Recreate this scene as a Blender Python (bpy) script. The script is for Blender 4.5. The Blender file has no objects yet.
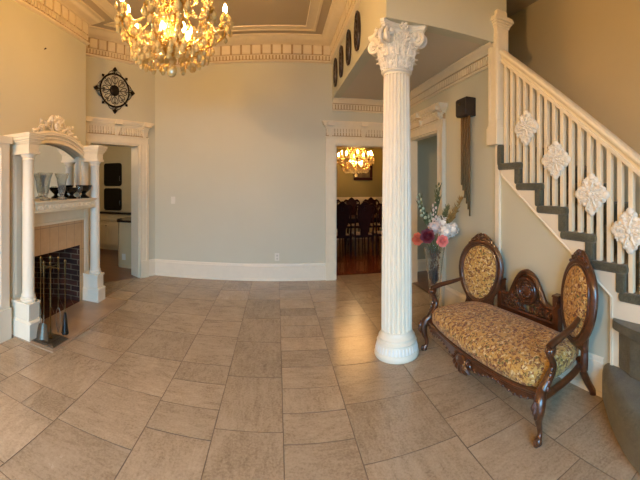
import bpy, bmesh, math, random
from mathutils import Vector, Matrix
from math import sin, cos, pi, atan2, sqrt, hypot
R = math.radians
random.seed(11)
SC = bpy.context.scene
COL = SC.collection

# ------------------------------------------------------------------ mesh builder
class MB:
    def __init__(s):
        s.v = []; s.f = []; s.mi = []; s.cur = 0
    def add(s, vs, fs, M=None):
        b = len(s.v)
        for p in vs:
            p = Vector(p)
            s.v.append(M @ p if M is not None else p)
        for f in fs:
            s.f.append([b + i for i in f]); s.mi.append(s.cur)
        return s
    def box(s, a, b, M=None):
        x0, y0, z0 = a; x1, y1, z1 = b
        vs = [(x0,y0,z0),(x1,y0,z0),(x1,y1,z0),(x0,y1,z0),(x0,y0,z1),(x1,y0,z1),(x1,y1,z1),(x0,y1,z1)]
        return s.add(vs, [(0,3,2,1),(4,5,6,7),(0,1,5,4),(1,2,6,5),(2,3,7,6),(3,0,4,7)], M)
    def taper(s, c, w0, d0, z0, w1, d1, z1, M=None):
        x, y = c
        vs = [(x-w0,y-d0,z0),(x+w0,y-d0,z0),(x+w0,y+d0,z0),(x-w0,y+d0,z0),(x-w1,y-d1,z1),(x+w1,y-d1,z1),(x+w1,y+d1,z1),(x-w1,y+d1,z1)]
        return s.add(vs, [(0,3,2,1),(4,5,6,7),(0,1,5,4),(1,2,6,5),(2,3,7,6),(3,0,4,7)], M)
    def prism(s, poly, h0, h1, axis='z', M=None):
        n = len(poly)
        def P(p, h):
            if axis == 'z': return (p[0], p[1], h)
            if axis == 'x': return (h, p[0], p[1])
            return (p[0], h, p[1])
        vs = [P(p, h0) for p in poly] + [P(p, h1) for p in poly]
        fs = [tuple(range(n))[::-1], tuple(range(n, 2*n))]
        fs += [(i, (i+1) % n, n+(i+1) % n, n+i) for i in range(n)]
        return s.add(vs, fs, M)
    def lathe(s, prof, seg=24, M=None, rad=None):
        vs = []; fs = []; n = len(prof)
        for (r, z) in prof:
            for k in range(seg):
                a = 2*pi*k/seg
                q = r*(rad(a, z) if rad else 1)
                vs.append((q*cos(a), q*sin(a), z))
        for i in range(n-1):
            for k in range(seg):
                k2 = (k+1) % seg
                fs.append((i*seg+k, i*seg+k2, (i+1)*seg+k2, (i+1)*seg+k))
        if prof[0][0] > 1e-6: fs.append(tuple(range(seg))[::-1])
        if prof[-1][0] > 1e-6: fs.append(tuple(range((n-1)*seg, n*seg)))
        return s.add(vs, fs, M)
    def tube(s, pts, rad, seg=8, closed=False, M=None, flat=1.0, up=None):
        pts = [Vector(p) for p in pts]; n = len(pts)
        if not hasattr(rad, '__len__'): rad = [rad]*n
        tang = []
        for i in range(n):
            if closed: t = pts[(i+1) % n] - pts[i-1]
            else: t = pts[min(i+1, n-1)] - pts[max(i-1, 0)]
            tang.append(t.normalized() if t.length > 1e-9 else Vector((0,0,1)))
        ref = Vector(up) if up else (Vector((0,0,1)) if abs(tang[0].z) < .9 else Vector((1,0,0)))
        nrm = (ref - tang[0]*ref.dot(tang[0])).normalized()
        vs = []; fs = []
        for i in range(n):
            if up: nrm = Vector(up) - tang[i]*Vector(up).dot(tang[i])
            else: nrm = nrm - tang[i]*nrm.dot(tang[i])
            if nrm.length < 1e-6: nrm = Vector((1,0,0)) - tang[i]*tang[i].x
            nrm.normalize()
            b = tang[i].cross(nrm)
            for k in range(seg):
                a = 2*pi*k/seg
                vs.append(pts[i] + (nrm*cos(a)*flat + b*sin(a))*rad[i])
        m = n if closed else n-1
        for i in range(m):
            j = (i+1) % n
            for k in range(seg):
                k2 = (k+1) % seg
                fs.append((i*seg+k, i*seg+k2, j*seg+k2, j*seg+k))
        if not closed:
            fs.append(tuple(range(seg))[::-1]); fs.append(tuple(range((n-1)*seg, n*seg)))
        return s.add(vs, fs, M)
    def ball(s, c, r, seg=12, rings=8, M=None):
        if not hasattr(r, '__len__'): r = (r, r, r)
        vs = [(c[0], c[1], c[2]-r[2])]; fs = []
        for i in range(1, rings):
            p = -pi/2 + pi*i/rings
            for k in range(seg):
                a = 2*pi*k/seg
                vs.append((c[0]+r[0]*cos(p)*cos(a), c[1]+r[1]*cos(p)*sin(a), c[2]+r[2]*sin(p)))
        vs.append((c[0], c[1], c[2]+r[2])); e = len(vs)-1
        for k in range(seg):
            k2 = (k+1) % seg
            fs.append((0, 1+k2, 1+k)); fs.append((e, 1+(rings-2)*seg+k, 1+(rings-2)*seg+k2))
            for i in range(rings-2):
                a = 1+i*seg
                fs.append((a+k, a+k2, a+seg+k2, a+seg+k))
        return s.add(vs, fs, M)
    def grid(s, fn, nu, nv, M=None, thick=0.0):
        """surface patch fn(u,v)->point; with thickness it becomes a closed shell"""
        P = [[Vector(fn(i/nu, j/nv)) for j in range(nv+1)] for i in range(nu+1)]
        idx = lambda i, j: i*(nv+1)+j
        vs = [P[i][j] for i in range(nu+1) for j in range(nv+1)]
        fs = [(idx(i,j), idx(i+1,j), idx(i+1,j+1), idx(i,j+1)) for i in range(nu) for j in range(nv)]
        if thick:
            nn = []
            for i in range(nu+1):
                for j in range(nv+1):
                    du = P[min(i+1,nu)][j]-P[max(i-1,0)][j]; dv = P[i][min(j+1,nv)]-P[i][max(j-1,0)]
                    c = du.cross(dv)
                    nn.append(c.normalized() if c.length > 1e-12 else Vector((0,0,1)))
            o = len(vs)
            vs = vs + [vs[k]-nn[k]*thick for k in range(o)]
            fs += [tuple(o+q for q in f[::-1]) for f in fs[:]]
            for i in range(nu):
                fs.append((idx(i,0), o+idx(i,0), o+idx(i+1,0), idx(i+1,0)))
                fs.append((idx(i,nv), idx(i+1,nv), o+idx(i+1,nv), o+idx(i,nv)))
            for j in range(nv):
                fs.append((idx(0,j), idx(0,j+1), o+idx(0,j+1), o+idx(0,j)))
                fs.append((idx(nu,j), o+idx(nu,j), o+idx(nu,j+1), idx(nu,j+1)))
        return s.add(vs, fs, M)
    def build(s, name, mats, parent=None, world=False, smooth=40, bevel=0, kind=None, label=None, loc=None):
        me = bpy.data.meshes.new(name)
        vs = s.v
        if world and parent is not None:
            off = wloc(parent); vs = [p-off for p in vs]
        me.from_pydata([tuple(p) for p in vs], [], s.f)
        if not isinstance(mats, (list, tuple)): mats = [mats]
        for m in mats: me.materials.append(m)
        for p, k in zip(me.polygons, s.mi): p.material_index = k
        bm = bmesh.new(); bm.from_mesh(me)
        bmesh.ops.recalc_face_normals(bm, faces=bm.faces[:])
        bm.to_mesh(me); bm.free()
        if smooth:
            me.shade_smooth(); me.set_sharp_from_angle(angle=R(smooth))
        o = bpy.data.objects.new(name, me); COL.objects.link(o)
        if parent is not None: o.parent = parent
        if loc: o.location = loc
        if bevel:
            b = o.modifiers.new('bevel', 'BEVEL'); b.width = bevel; b.segments = 2; b.limit_method = 'ANGLE'; b.angle_limit = R(50)
            b.harden_normals = False
        if kind: o['kind'] = kind
        if label: o['label'] = label
        return o

def wloc(o):
    v = Vector((0,0,0))
    while o is not None:
        v += o.location; o = o.parent
    return v
def thing(name, label, cat, loc=(0,0,0), rotz=0, group=None):
    o = bpy.data.objects.new(name, None); COL.objects.link(o)
    o.empty_display_size = .1
    o.location = loc; o.rotation_euler = (0, 0, rotz)
    o['label'] = label; o['category'] = cat; o['kind'] = 'thing'
    if group: o['group'] = group
    return o
def tag(o, label, cat, group=None):
    o['label'] = label; o['category'] = cat; o['kind'] = 'thing'
    if group: o['group'] = group
    return o
def copy_tree(o, parent=None):
    c = o.copy(); COL.objects.link(c)
    if parent is not None: c.parent = parent
    for ch in list(o.children): copy_tree(ch, c)
    return c
def smoothpath(pts, n=6):
    """Catmull-Rom through control points (tuples of any length)"""
    out = []; m = len(pts)
    for i in range(m-1):
        p0 = pts[max(i-1,0)]; p1 = pts[i]; p2 = pts[i+1]; p3 = pts[min(i+2,m-1)]
        for k in range(n):
            t = k/n
            out.append(tuple(.5*((2*b)+(-a+c)*t+(2*a-5*b+4*c-d)*t*t+(-a+3*b-3*c+d)*t**3) for a,b,c,d in zip(p0,p1,p2,p3)))
    out.append(tuple(pts[-1]))
    return out
def spath4(mb, pts, seg=8, n=6, flat=1.0, M=None, up=None):
    q = smoothpath(pts, n)
    mb.tube([p[:3] for p in q], [max(p[3], .0008) for p in q], seg, M=M, flat=flat, up=up)
def spiral(c, r0, r1, a0, turns, n=20, e1=(1,0,0), e2=(0,0,1)):
    c = Vector(c); e1 = Vector(e1); e2 = Vector(e2); out = []
    for i in range(n+1):
        t = i/n; r = r0+(r1-r0)*t; a = a0+turns*2*pi*t
        out.append(c+e1*r*cos(a)+e2*r*sin(a))
    return out

# ------------------------------------------------------------------ materials
def lin(c):
    c = c/255.0
    return c/12.92 if c <= .04045 else ((c+.055)/1.055)**2.4
def S(r, g, b): return (lin(r), lin(g), lin(b), 1)
def newmat(name):
    m = bpy.data.materials.new(name); m.use_nodes = True
    nt = m.node_tree; nt.nodes.clear()
    out = nt.nodes.new('ShaderNodeOutputMaterial'); b = nt.nodes.new('ShaderNodeBsdfPrincipled')
    nt.links.new(b.outputs[0], out.inputs[0])
    return m, nt, b
def node(nt, t, **kw):
    n = nt.nodes.new(t)
    for k, v in kw.items(): setattr(n, k, v)
    return n
def setin(n, d):
    for k, v in d.items(): n.inputs[k].default_value = v
def coords(nt, scale=(1,1,1), src='Object'):
    tc = node(nt, 'ShaderNodeTexCoord'); mp = node(nt, 'ShaderNodeMapping')
    mp.inputs['Scale'].default_value = scale
    nt.links.new(tc.outputs[src], mp.inputs[0])
    return mp.outputs[0]
def ramp(nt, fac, stops):
    r = node(nt, 'ShaderNodeValToRGB'); e = r.color_ramp.elements
    e[0].position, e[0].color = stops[0]; e[1].position, e[1].color = stops[-1]
    for p, c in stops[1:-1]:
        k = e.new(p); k.color = c
    nt.links.new(fac, r.inputs[0]); return r.outputs[0]
def noise(nt, vec, scale, detail=4, rough=.6, dist=0):
    n = node(nt, 'ShaderNodeTexNoise'); setin(n, {'Scale': scale, 'Detail': detail, 'Roughness': rough, 'Distortion': dist})
    nt.links.new(vec, n.inputs['Vector']); return n.outputs[0]
def bump(nt, b, h, strength=.2, dist=.01):
    k = node(nt, 'ShaderNodeBump'); setin(k, {'Strength': strength, 'Distance': dist})
    nt.links.new(h, k.inputs['Height']); nt.links.new(k.outputs[0], b.inputs['Normal'])
def mixc(nt, fac, a, b, mode='MIX'):
    m = node(nt, 'ShaderNodeMix', data_type='RGBA', blend_type=mode)
    for sock, v in ((m.inputs[0], fac), (m.inputs[6], a), (m.inputs[7], b)):
        if hasattr(v, 'is_output') or isinstance(v, bpy.types.NodeSocket): nt.links.new(v, sock)
        else: sock.default_value = v
    return m.outputs[2]
def plain(name, c, rough=.5, metal=0, var=.06, scale=6, bmp=0, bscale=60, coat=0, spec=None, tint=None, **kw):
    """one colour with a procedural mottle of itself"""
    m, nt, b = newmat(name)
    v = coords(nt)
    n = noise(nt, v, scale)
    lo = tuple(x*(1-var) for x in c[:3])+(1,); hi = tuple(min(1, x*(1+var)) for x in c[:3])+(1,)
    if tint: lo = tint
    nt.links.new(ramp(nt, n, [(.3, lo), (.7, hi)]), b.inputs['Base Color'])
    setin(b, {'Roughness': rough, 'Metallic': metal, 'Coat Weight': coat})
    if spec is not None: b.inputs['Specular IOR Level'].default_value = spec
    for k, x in kw.items(): b.inputs[k].default_value = x
    if bmp: bump(nt, b, noise(nt, v, bscale, 3), bmp, .004)
    return m
def emit(name, c, strength):
    m = bpy.data.materials.new(name); m.use_nodes = True; nt = m.node_tree; nt.nodes.clear()
    o = nt.nodes.new('ShaderNodeOutputMaterial'); e = nt.nodes.new('ShaderNodeEmission')
    e.inputs[0].default_value = c; e.inputs[1].default_value = strength
    nt.links.new(e.outputs[0], o.inputs[0]); return m
def glassy(name, c, rough=.03, trans=.9, ior=1.45, spec=.5):
    m, nt, b = newmat(name)
    v = coords(nt); n = noise(nt, v, 30)
    nt.links.new(ramp(nt, n, [(.3, tuple(x*.95 for x in c[:3])+(1,)), (.7, c)]), b.inputs['Base Color'])
    setin(b, {'Roughness': rough, 'Transmission Weight': trans, 'IOR': ior, 'Specular IOR Level': spec})
    return m

W = {}
W['wall']   = plain('wall_paint', S(206,203,181), .6, var=.02, scale=1.3, bmp=.03, bscale=140)
W['stairwall'] = plain('stair_wall_paint', S(206,190,154), .6, var=.03, scale=1.1, bmp=.03, bscale=140)
W['white']  = plain('painted_white_trim', S(240,228,204), .38, var=.025, scale=9, bmp=.02, bscale=30)
W['ivory']  = plain('ivory_paint', S(238,224,194), .4, var=.03, scale=12, bmp=.04, bscale=40)
W['plaster'] = plain('carved_white_plaster', S(240,234,220), .5, var=.05, scale=40, bmp=.15, bscale=90)
W['frieze_ground'] = plain('tan_frieze_ground', S(190,160,114), .5, var=.10, scale=25)  # darker tan ground behind the pale relief, so the relief stands out
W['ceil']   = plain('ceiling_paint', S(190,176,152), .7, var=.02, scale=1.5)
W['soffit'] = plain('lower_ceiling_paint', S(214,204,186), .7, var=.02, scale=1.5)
W['olive']  = plain('olive_wall_paint', S(128,116,62), .6, var=.03, scale=2)
W['cream']  = plain('cream_wainscot_paint', S(214,196,150), .5, var=.03, scale=3)
W['bluegrey'] = plain('side_room_paint', S(172,172,154), .6, var=.02, scale=2)
W['gold']   = plain('gilt_metal', (.86,.58,.2,1), .25, 1, var=.12, scale=30)
W['iron']   = plain('wrought_iron', S(34,26,20), .5, .7, var=.2, scale=40, bmp=.2)
W['brass']  = plain('antique_brass', S(104,84,52), .32, 1, var=.15, scale=30)
W['tubebrass'] = plain('aged_brass_tube', S(92,70,42), .34, .85, var=.15, scale=14)
W['steel']  = plain('brushed_steel', S(130,122,108), .35, .9, var=.12, scale=40)
W['dark']   = plain('dark_wood', S(44,28,20), .35, var=.2, scale=14)
W['black']  = plain('black_glaze', S(22,18,15), .18, var=.2, scale=20)
W['chimebox'] = plain('chime_box_leatherette', S(40,29,22), .45, var=.25, scale=30, bmp=.15)
W['plate']  = plain('ivory_plastic', S(225,220,205), .35, var=.02)
W['carpet'] = None

def wood(name, c0, c1, rough=.3, scale=(3,3,16), coat=.3):
    m, nt, b = newmat(name)
    v = coords(nt, scale)
    n = noise(nt, v, 3.0, 6, .65, 1.2)
    nt.links.new(ramp(nt, n, [(.25, c0), (.75, c1)]), b.inputs['Base Color'])
    setin(b, {'Roughness': rough, 'Coat Weight': coat, 'Coat Roughness': .15})
    bump(nt, b, n, .08, .003)
    return m
W['walnut'] = wood('carved_walnut', S(46,24,13), S(96,54,28), .3, (4,4,4), .4)
W['mahogany'] = wood('dark_mahogany', S(30,9,6), S(54,18,11), .5, (3,3,8), 0)
W['mahogany'].node_tree.nodes['Principled BSDF'].inputs['Specular IOR Level'].default_value = .15

def m_carpet():
    m, nt, b = newmat('green_stair_carpet')
    v = coords(nt)
    a = noise(nt, v, 160, 3, .7); c = noise(nt, v, 9, 3)
    k = mixc(nt, .35, a, c)
    nt.links.new(ramp(nt, k, [(.3, S(48,48,37)), (.5, S(84,83,66)), (.72, S(118,116,96))]), b.inputs['Base Color'])
    setin(b, {'Roughness': .95, 'Sheen Weight': .3, 'Specular IOR Level': .1})
    bump(nt, b, a, .6, .01); return m
W['carpet'] = m_carpet()

def m_tapestry():
    m, nt, b = newmat('floral_tapestry')
    v = coords(nt)
    wv = node(nt, 'ShaderNodeMapping'); nt.links.new(v, wv.inputs[0])
    nz = node(nt, 'ShaderNodeTexNoise'); setin(nz, {'Scale': 24, 'Detail': 2}); nt.links.new(v, nz.inputs['Vector'])
    dis = mixc(nt, .05, v, nz.outputs[1], 'ADD')
    vo = node(nt, 'ShaderNodeTexVoronoi'); setin(vo, {'Scale': 62}); nt.links.new(dis, vo.inputs['Vector'])
    sep = node(nt, 'ShaderNodeSeparateColor'); nt.links.new(vo.outputs['Color'], sep.inputs[0])
    base = ramp(nt, sep.outputs[0], [(0, S(194,154,84)), (.34, S(204,166,98)), (.42, S(172,130,66)), (.54, S(108,62,42)), (.66, S(140,92,60)), (.74, S(100,94,54)), (.86, S(214,192,148))])
    for n_ in nt.nodes:
        if n_.type == 'VALTORGB': n_.color_ramp.interpolation = 'CONSTANT'
    f = noise(nt, dis, 75, 3, .6)
    lf = ramp(nt, f, [(.44, (0,0,0,1)), (.5, (1,1,1,1))])
    c = mixc(nt, lf, S(184,150,94), base)
    g = noise(nt, dis, 42, 2, .5)
    lg = ramp(nt, g, [(.55, (0,0,0,1)), (.62, (.8,.8,.8,1))])
    c = mixc(nt, lg, c, S(104,66,44))
    th = noise(nt, v, 420, 2)
    c = mixc(nt, .35, c, mixc(nt, th, S(70,40,20), S(245,215,150)), 'SOFT_LIGHT')
    nt.links.new(c, b.inputs['Base Color'])
    setin(b, {'Roughness': .8, 'Sheen Weight': .15, 'Specular IOR Level': .2})
    bump(nt, b, th, .25, .004); return m
W['tapestry'] = m_tapestry()

def m_floor():
    m, nt, b = newmat('limestone_floor_tile')
    at = node(nt, 'ShaderNodeAttribute', attribute_name='tile')
    sep = node(nt, 'ShaderNodeSeparateColor'); nt.links.new(at.outputs['Color'], sep.inputs[0])
    tc = node(nt, 'ShaderNodeTexCoord')
    off = node(nt, 'ShaderNodeVectorMath', operation='MULTIPLY_ADD')
    nt.links.new(at.outputs['Color'], off.inputs[0]); off.inputs[1].default_value = (17, 23, 9)
    nt.links.new(tc.outputs['Object'], off.inputs[2])
    outs = []
    for sc in ((7, 24, 1), (24, 7, 1)):
        mp = node(nt, 'ShaderNodeMapping'); mp.inputs['Scale'].default_value = sc
        nt.links.new(off.outputs[0], mp.inputs[0])
        outs.append(noise(nt, mp.outputs[0], 1.0, 7, .68, .7))
    gt = node(nt, 'ShaderNodeMath', operation='GREATER_THAN'); gt.inputs[1].default_value = .6
    nt.links.new(sep.outputs[1], gt.inputs[0])
    vein = mixc(nt, gt.outputs[0], outs[0], outs[1])
    cl = noise(nt, off.outputs[0], 2.6, 5, .6, .4)
    sp_ = noise(nt, off.outputs[0], 70, 4, .7)
    f = mixc(nt, .45, vein, cl)
    f = mixc(nt, .38, f, sp_)
    base = ramp(nt, f, [(.34, S(126,105,81)), (.45, S(158,137,110)), (.54, S(175,153,125)), (.68, S(191,170,142))])
    tone = node(nt, 'ShaderNodeMapRange'); setin(tone, {'From Min': 0, 'From Max': 1, 'To Min': .86, 'To Max': 1.1})
    nt.links.new(sep.outputs[0], tone.inputs[0])
    sc_ = node(nt, 'ShaderNodeVectorMath', operation='SCALE'); nt.links.new(base, sc_.inputs[0]); nt.links.new(tone.outputs[0], sc_.inputs['Scale'])
    # wear stains
    st = noise(nt, tc.outputs['Object'], 1.7, 6, .7, .5)
    sm = ramp(nt, st, [(.62, (0,0,0,1)), (.74, (.22,.22,.22,1))])
    fin = mixc(nt, sm, sc_.outputs[0], S(128,106,84))
    nt.links.new(fin, b.inputs['Base Color'])
    rr = node(nt, 'ShaderNodeMapRange'); setin(rr, {'To Min': .10, 'To Max': .34}); nt.links.new(cl, rr.inputs[0])
    nt.links.new(rr.outputs[0], b.inputs['Roughness'])
    b.inputs['Specular IOR Level'].default_value = .45
    bump(nt, b, vein, .06, .004)
    return m
W['tile'] = m_floor()
W['grout'] = plain('floor_grout', S(116,97,77), .9, var=.3, scale=4)
def m_plank(name, c0, c1, rough=.22):
    m, nt, b = newmat(name)
    v = coords(nt)
    br = node(nt, 'ShaderNodeTexBrick'); setin(br, {'Scale': 1.0, 'Mortar Size': .003, 'Brick Width': 1.6, 'Row Height': .09, 'Color1': c0, 'Color2': c1, 'Mortar': (.01,.005,.003,1)})
    nt.links.new(v, br.inputs['Vector'])
    g = noise(nt, coords(nt, (2,30,1)), 2, 5)
    c = mixc(nt, .3, br.outputs[0], ramp(nt, g, [(.3, c0), (.7, c1)]))
    nt.links.new(c, b.inputs['Base Color']); setin(b, {'Roughness': rough, 'Coat Weight': .3})
    return m
W['redwood'] = m_plank('red_oak_boards', S(112,48,20), S(146,70,32))
W['brownwood'] = m_plank('brown_boards', S(96,58,34), S(120,76,46), .3)
def m_brick():
    m, nt, b = newmat('firebox_brick')
    tc = node(nt, 'ShaderNodeTexCoord'); sp = node(nt, 'ShaderNodeSeparateXYZ'); nt.links.new(tc.outputs['Object'], sp.inputs[0])
    ad = node(nt, 'ShaderNodeMath', operation='ADD'); nt.links.new(sp.outputs[0], ad.inputs[0]); nt.links.new(sp.outputs[1], ad.inputs[1])
    cb = node(nt, 'ShaderNodeCombineXYZ'); nt.links.new(ad.outputs[0], cb.inputs[0]); nt.links.new(sp.outputs[2], cb.inputs[1])
    br = node(nt, 'ShaderNodeTexBrick'); setin(br, {'Scale': 1.0, 'Mortar Size': .006, 'Brick Width': .2, 'Row Height': .068, 'Color1': S(104,58,40), 'Color2': S(62,36,28), 'Mortar': S(146,124,100)})
    nt.links.new(cb.outputs[0], br.inputs['Vector'])
    n = noise(nt, tc.outputs['Object'], 7, 4)
    c = mixc(nt, ramp(nt, n, [(.35, (0,0,0,1)), (.7, (.75,.75,.75,1))]), br.outputs[0], S(30,22,18))
    nt.links.new(c, b.inputs['Base Color']); b.inputs['Roughness'].default_value = .9
    bump(nt, b, br.outputs[1], -.4, .006); return m
W['brick'] = m_brick()
def m_surround():
    m, nt, b = newmat('beige_surround_tile')
    tc = node(nt, 'ShaderNodeTexCoord'); sp = node(nt, 'ShaderNodeSeparateXYZ'); nt.links.new(tc.outputs['Object'], sp.inputs[0])
    cb = node(nt, 'ShaderNodeCombineXYZ'); nt.links.new(sp.outputs[1], cb.inputs[0]); nt.links.new(sp.outputs[2], cb.inputs[1])
    br = node(nt, 'ShaderNodeTexBrick', offset=0); setin(br, {'Scale': 1.0, 'Mortar Size': .003, 'Brick Width': .165, 'Row Height': .34, 'Color1': S(208,172,126), 'Color2': S(198,162,114), 'Mortar': S(140,110,78)})
    nt.links.new(cb.outputs[0], br.inputs['Vector'])
    n = noise(nt, tc.outputs['Object'], 14, 5)
    c = mixc(nt, .25, br.outputs[0], ramp(nt, n, [(.3, S(170,134,92)), (.7, S(210,180,138))]))
    nt.links.new(c, b.inputs['Base Color']); b.inputs['Roughness'].default_value = .3
    return m
W['surround'] = m_surround()
m, nt, b = newmat('mirror_glass')
nt.links.new(ramp(nt, noise(nt, coords(nt), 5), [(.3, (.80,.81,.78,1)), (.7, (.84,.85,.82,1))]), b.inputs['Base Color'])
setin(b, {'Metallic': 1, 'Roughness': .03}); W['mirror'] = m
W['crystal'] = glassy('amber_crystal', (1,.74,.30,1), .12, .30, 1.5, .9)
W['clear'] = glassy('clear_glass', (.95,.97,.93,1), .02, .95, 1.45)
W['smoke'] = glassy('greenish_cut_glass', (.95,.96,.88,1), .06, .85, 1.35)
W['bulb'] = emit('candle_bulb_glow', (1,.53,.17,1), 200)
W['bulb2'] = emit('dining_bulb_glow', (1,.52,.16,1), 230)
W['candle'] = plain('cream_candle_sleeve', S(245,225,170), .5)
# ------------------------------------------------------------------ room shell
XL, YB, XF, YF, XR, XS = -2.49, 5.40, 0.875, 2.66, 2.0, 2.95
ZS, ZC, YW = 2.87, 3.80, -1.70
P1 = Vector((-2.0, YB, 0)); DA = Vector((-.5624, -.8269, 0)); NA = Vector((.8269, -.5624, 0))
PA = P1 + DA*1.681                      # where the angled wall meets the chimney breast's return

def frame_at(p, along, outn):
    """local (s, d, z) -> world; d points INTO the room"""
    a = Vector(along); n = Vector(outn)
    return Matrix(((a.x, n.x, 0, p[0]), (a.y, n.y, 0, p[1]), (0, 0, 1, 0), (0, 0, 0, 1)))

def wall_holes(mb, M, s0, s1, z0, z1, th, holes):
    """wall slab from d=-th to d=0 with rectangular holes (sa,sb,za,zb)"""
    ss = sorted({s0, s1, *[h[0] for h in holes], *[h[1] for h in holes]})
    for a, b in zip(ss[:-1], ss[1:]):
        hs = [h for h in holes if h[0] <= a+1e-6 and h[1] >= b-1e-6]
        z = z0
        for h in sorted(hs, key=lambda h: h[2]):
            if h[2] > z+1e-6: mb.box((a,-th,z), (b,0,h[2]), M)
            z = h[3]
        if z < z1-1e-6: mb.box((a,-th,z), (b,0,z1), M)

MBK = frame_at((0,YB,0), (1,0,0), (0,-1,0))          # back wall, s = X
MRT = frame_at((XR,0,0), (0,1,0), (-1,0,0))          # right wall, s = Y
MAN = frame_at(tuple(P1), tuple(DA), tuple(NA))      # angled wall, s from back corner
MLF = frame_at((XL,0,0), (0,1,0), (1,0,0))           # chimney wall, s = Y

def structure(mb, name, mats, **k):
    o = mb.build(name, mats, **k); o['kind'] = 'structure'; return o

mb = MB(); wall_holes(mb, MBK, -2.1, 2.3, 0, ZC, .2, [(.92, 1.83, 0, 2.15)]); structure(mb, 'wall_back', W['wall'])
mb = MB(); wall_holes(mb, MAN, -.1, 1.78, 0, ZC, .2, [(.316, 1.2, 0, 2.15)]); structure(mb, 'wall_corner', W['wall'])
mb = MB(); wall_holes(mb, MLF, YW, 4.01, 0, ZC, .1, [(2.74, 3.72, 0, .78)])
mb.box((-3.1, 3.91, 0), (XL-.1, 4.01, ZC)); structure(mb, 'wall_left', W['wall'])
mb = MB(); wall_holes(mb, MRT, YF+.006, 5.45, 0, ZC, .1, [(3.9, 4.9, 0, 2.2)])
structure(mb, 'wall_right', W['wall'])
# upper walls of the raised corner above the lower ceiling
mb = MB(); mb.box((XF, YF, ZS-.005), (XF+.12, YB, ZC)); mb.box((XF+.12, YF, ZS-.005), (2.045, YF+.12, ZC)); structure(mb, 'wall_upper', W['wall'])
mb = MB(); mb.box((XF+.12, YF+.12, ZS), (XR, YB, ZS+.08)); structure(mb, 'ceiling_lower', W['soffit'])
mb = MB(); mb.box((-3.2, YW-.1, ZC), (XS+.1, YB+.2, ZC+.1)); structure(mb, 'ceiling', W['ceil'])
mb = MB(); mb.box((XS, YW, 0), (XS+.1, 3.85, ZC)); mb.box((XR+.1, 3.75, 0), (XS, 3.85, ZC)); structure(mb, 'wall_stair', W['stairwall'])
mb = MB(); M_ = frame_at((0,YW,0), (1,0,0), (0,1,0)); wall_holes(mb, M_, XL-.1, XS+.1, 0, ZC, .15, [(-1.85, 1.05, .03, 2.3)]); structure(mb, 'wall_front', W['wall'])
mb = MB()
for x in (-1.85, -.93, .05, .97): mb.box((x, YW-.12, .03), (x+.08, YW-.04, 2.3))
mb.box((-1.85, YW-.12, 2.22), (1.05, YW-.04, 2.3)); structure(mb, 'window_1', W['white'])

# floor: stone tiles laid in lengthwise strips of unequal width
def strips():
    A = [4.91,4.49,4.17,3.94,3.66,3.38,3.11,2.83,2.53,2.256,1.985,1.62,1.2,.8,.4,0]
    B = [5.03,4.5,3.86,3.28,2.68,2.085,1.5,.95,.4]
    Cc = [4.85,4.44,4.2,3.75,3.366,2.82,2.55,2.26,1.98,1.5,1.0,.5]
    D = [4.9,4.38,3.867,3.35,2.81,2.295,1.775,1.25,.75,.25]
    E_ = [4.95,4.55,4.1,3.72,3.3,3.05,2.78,2.56,2.0,1.74,1.3,.8,.3]
    F_ = [4.9,4.38,3.86,3.325,2.805,2.3,1.784,1.25,.75,.2]
    G = [4.7,4.2,3.75,3.3,2.85,2.4,1.95,1.67,1.2,.8,.3]
    H = [4.9,4.4,3.9,3.4,2.9,2.35,1.9,1.4,.9,.4]
    I = [3.9,3.5,3.1,2.6,2.25,1.95,1.55,1.1,.7,.2]
    return [(-2.52,-2.2,I),(-2.2,-1.89,H),(-1.89,-1.32,E_),(-1.32,-.797,D),(-.797,-.383,Cc),(-.383,.0375,B),(.0375,.459,A),(.459,1.03,F_),(1.03,1.46,G),(1.46,2.02,H),(2.02,2.56,E_),(2.56,2.96,D)]
rnd = random.Random(5)
mb = MB(); cols = []
g = .0021
for x0, x1, ys in strips():
    e = sorted([YW] + [y for y in ys if y > YW] + [-.4, -.95, YB+.215])
    for y0, y1 in zip(e[:-1], e[1:]):
        parts = [(x0, x1)]
        if x1-x0 > .5 and y1-y0 < .3 and rnd.random() < .5: parts = [(x0, (x0+x1)/2), ((x0+x1)/2, x1)]
        for xa, xb in parts:
            if xa > 2.0 and y0 > 2.6: continue
            nf = len(mb.f)
            gg = g*rnd.uniform(.7, 1.25)
            b_ = .0006
            vs = [(xa+gg,y0+gg,-.004),(xb-gg,y0+gg,-.004),(xb-gg,y1-gg,-.004),(xa+gg,y1-gg,-.004)]
            dz = rnd.uniform(-.0006,.0006)
            vs += [(xa+gg+b_,y0+gg+b_,dz),(xb-gg-b_,y0+gg+b_,dz),(xb-gg-b_,y1-gg-b_,dz),(xa+gg+b_,y1-gg-b_,dz)]
            mb.add(vs, [(4,5,6,7),(0,1,5,4),(1,2,6,5),(2,3,7,6),(3,0,4,7)])
            c = (rnd.random(), rnd.random(), rnd.random(), 1)
            cols += [c]*5
            for q_ in range(1, 5): mb.mi[-q_] = 1
n_t = len(mb.f)
mb.cur = 1; mb.add([(-3.2,YW-.1,-.003),(3.1,YW-.1,-.003),(3.1,YB+.22,-.003),(-3.2,YB+.22,-.003)], [(0,1,2,3)]); cols.append((0,0,0,1))
mb.cur = 0
floor = structure(mb, 'floor', [W['tile'], W['grout']], smooth=0)
at = floor.data.attributes.new('tile', 'FLOAT_COLOR', 'FACE')
for i, c in enumerate(cols): at.data[i].color = c
for p in floor.data.polygons:
    if p.normal.z < -.5: p.flip()

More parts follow.
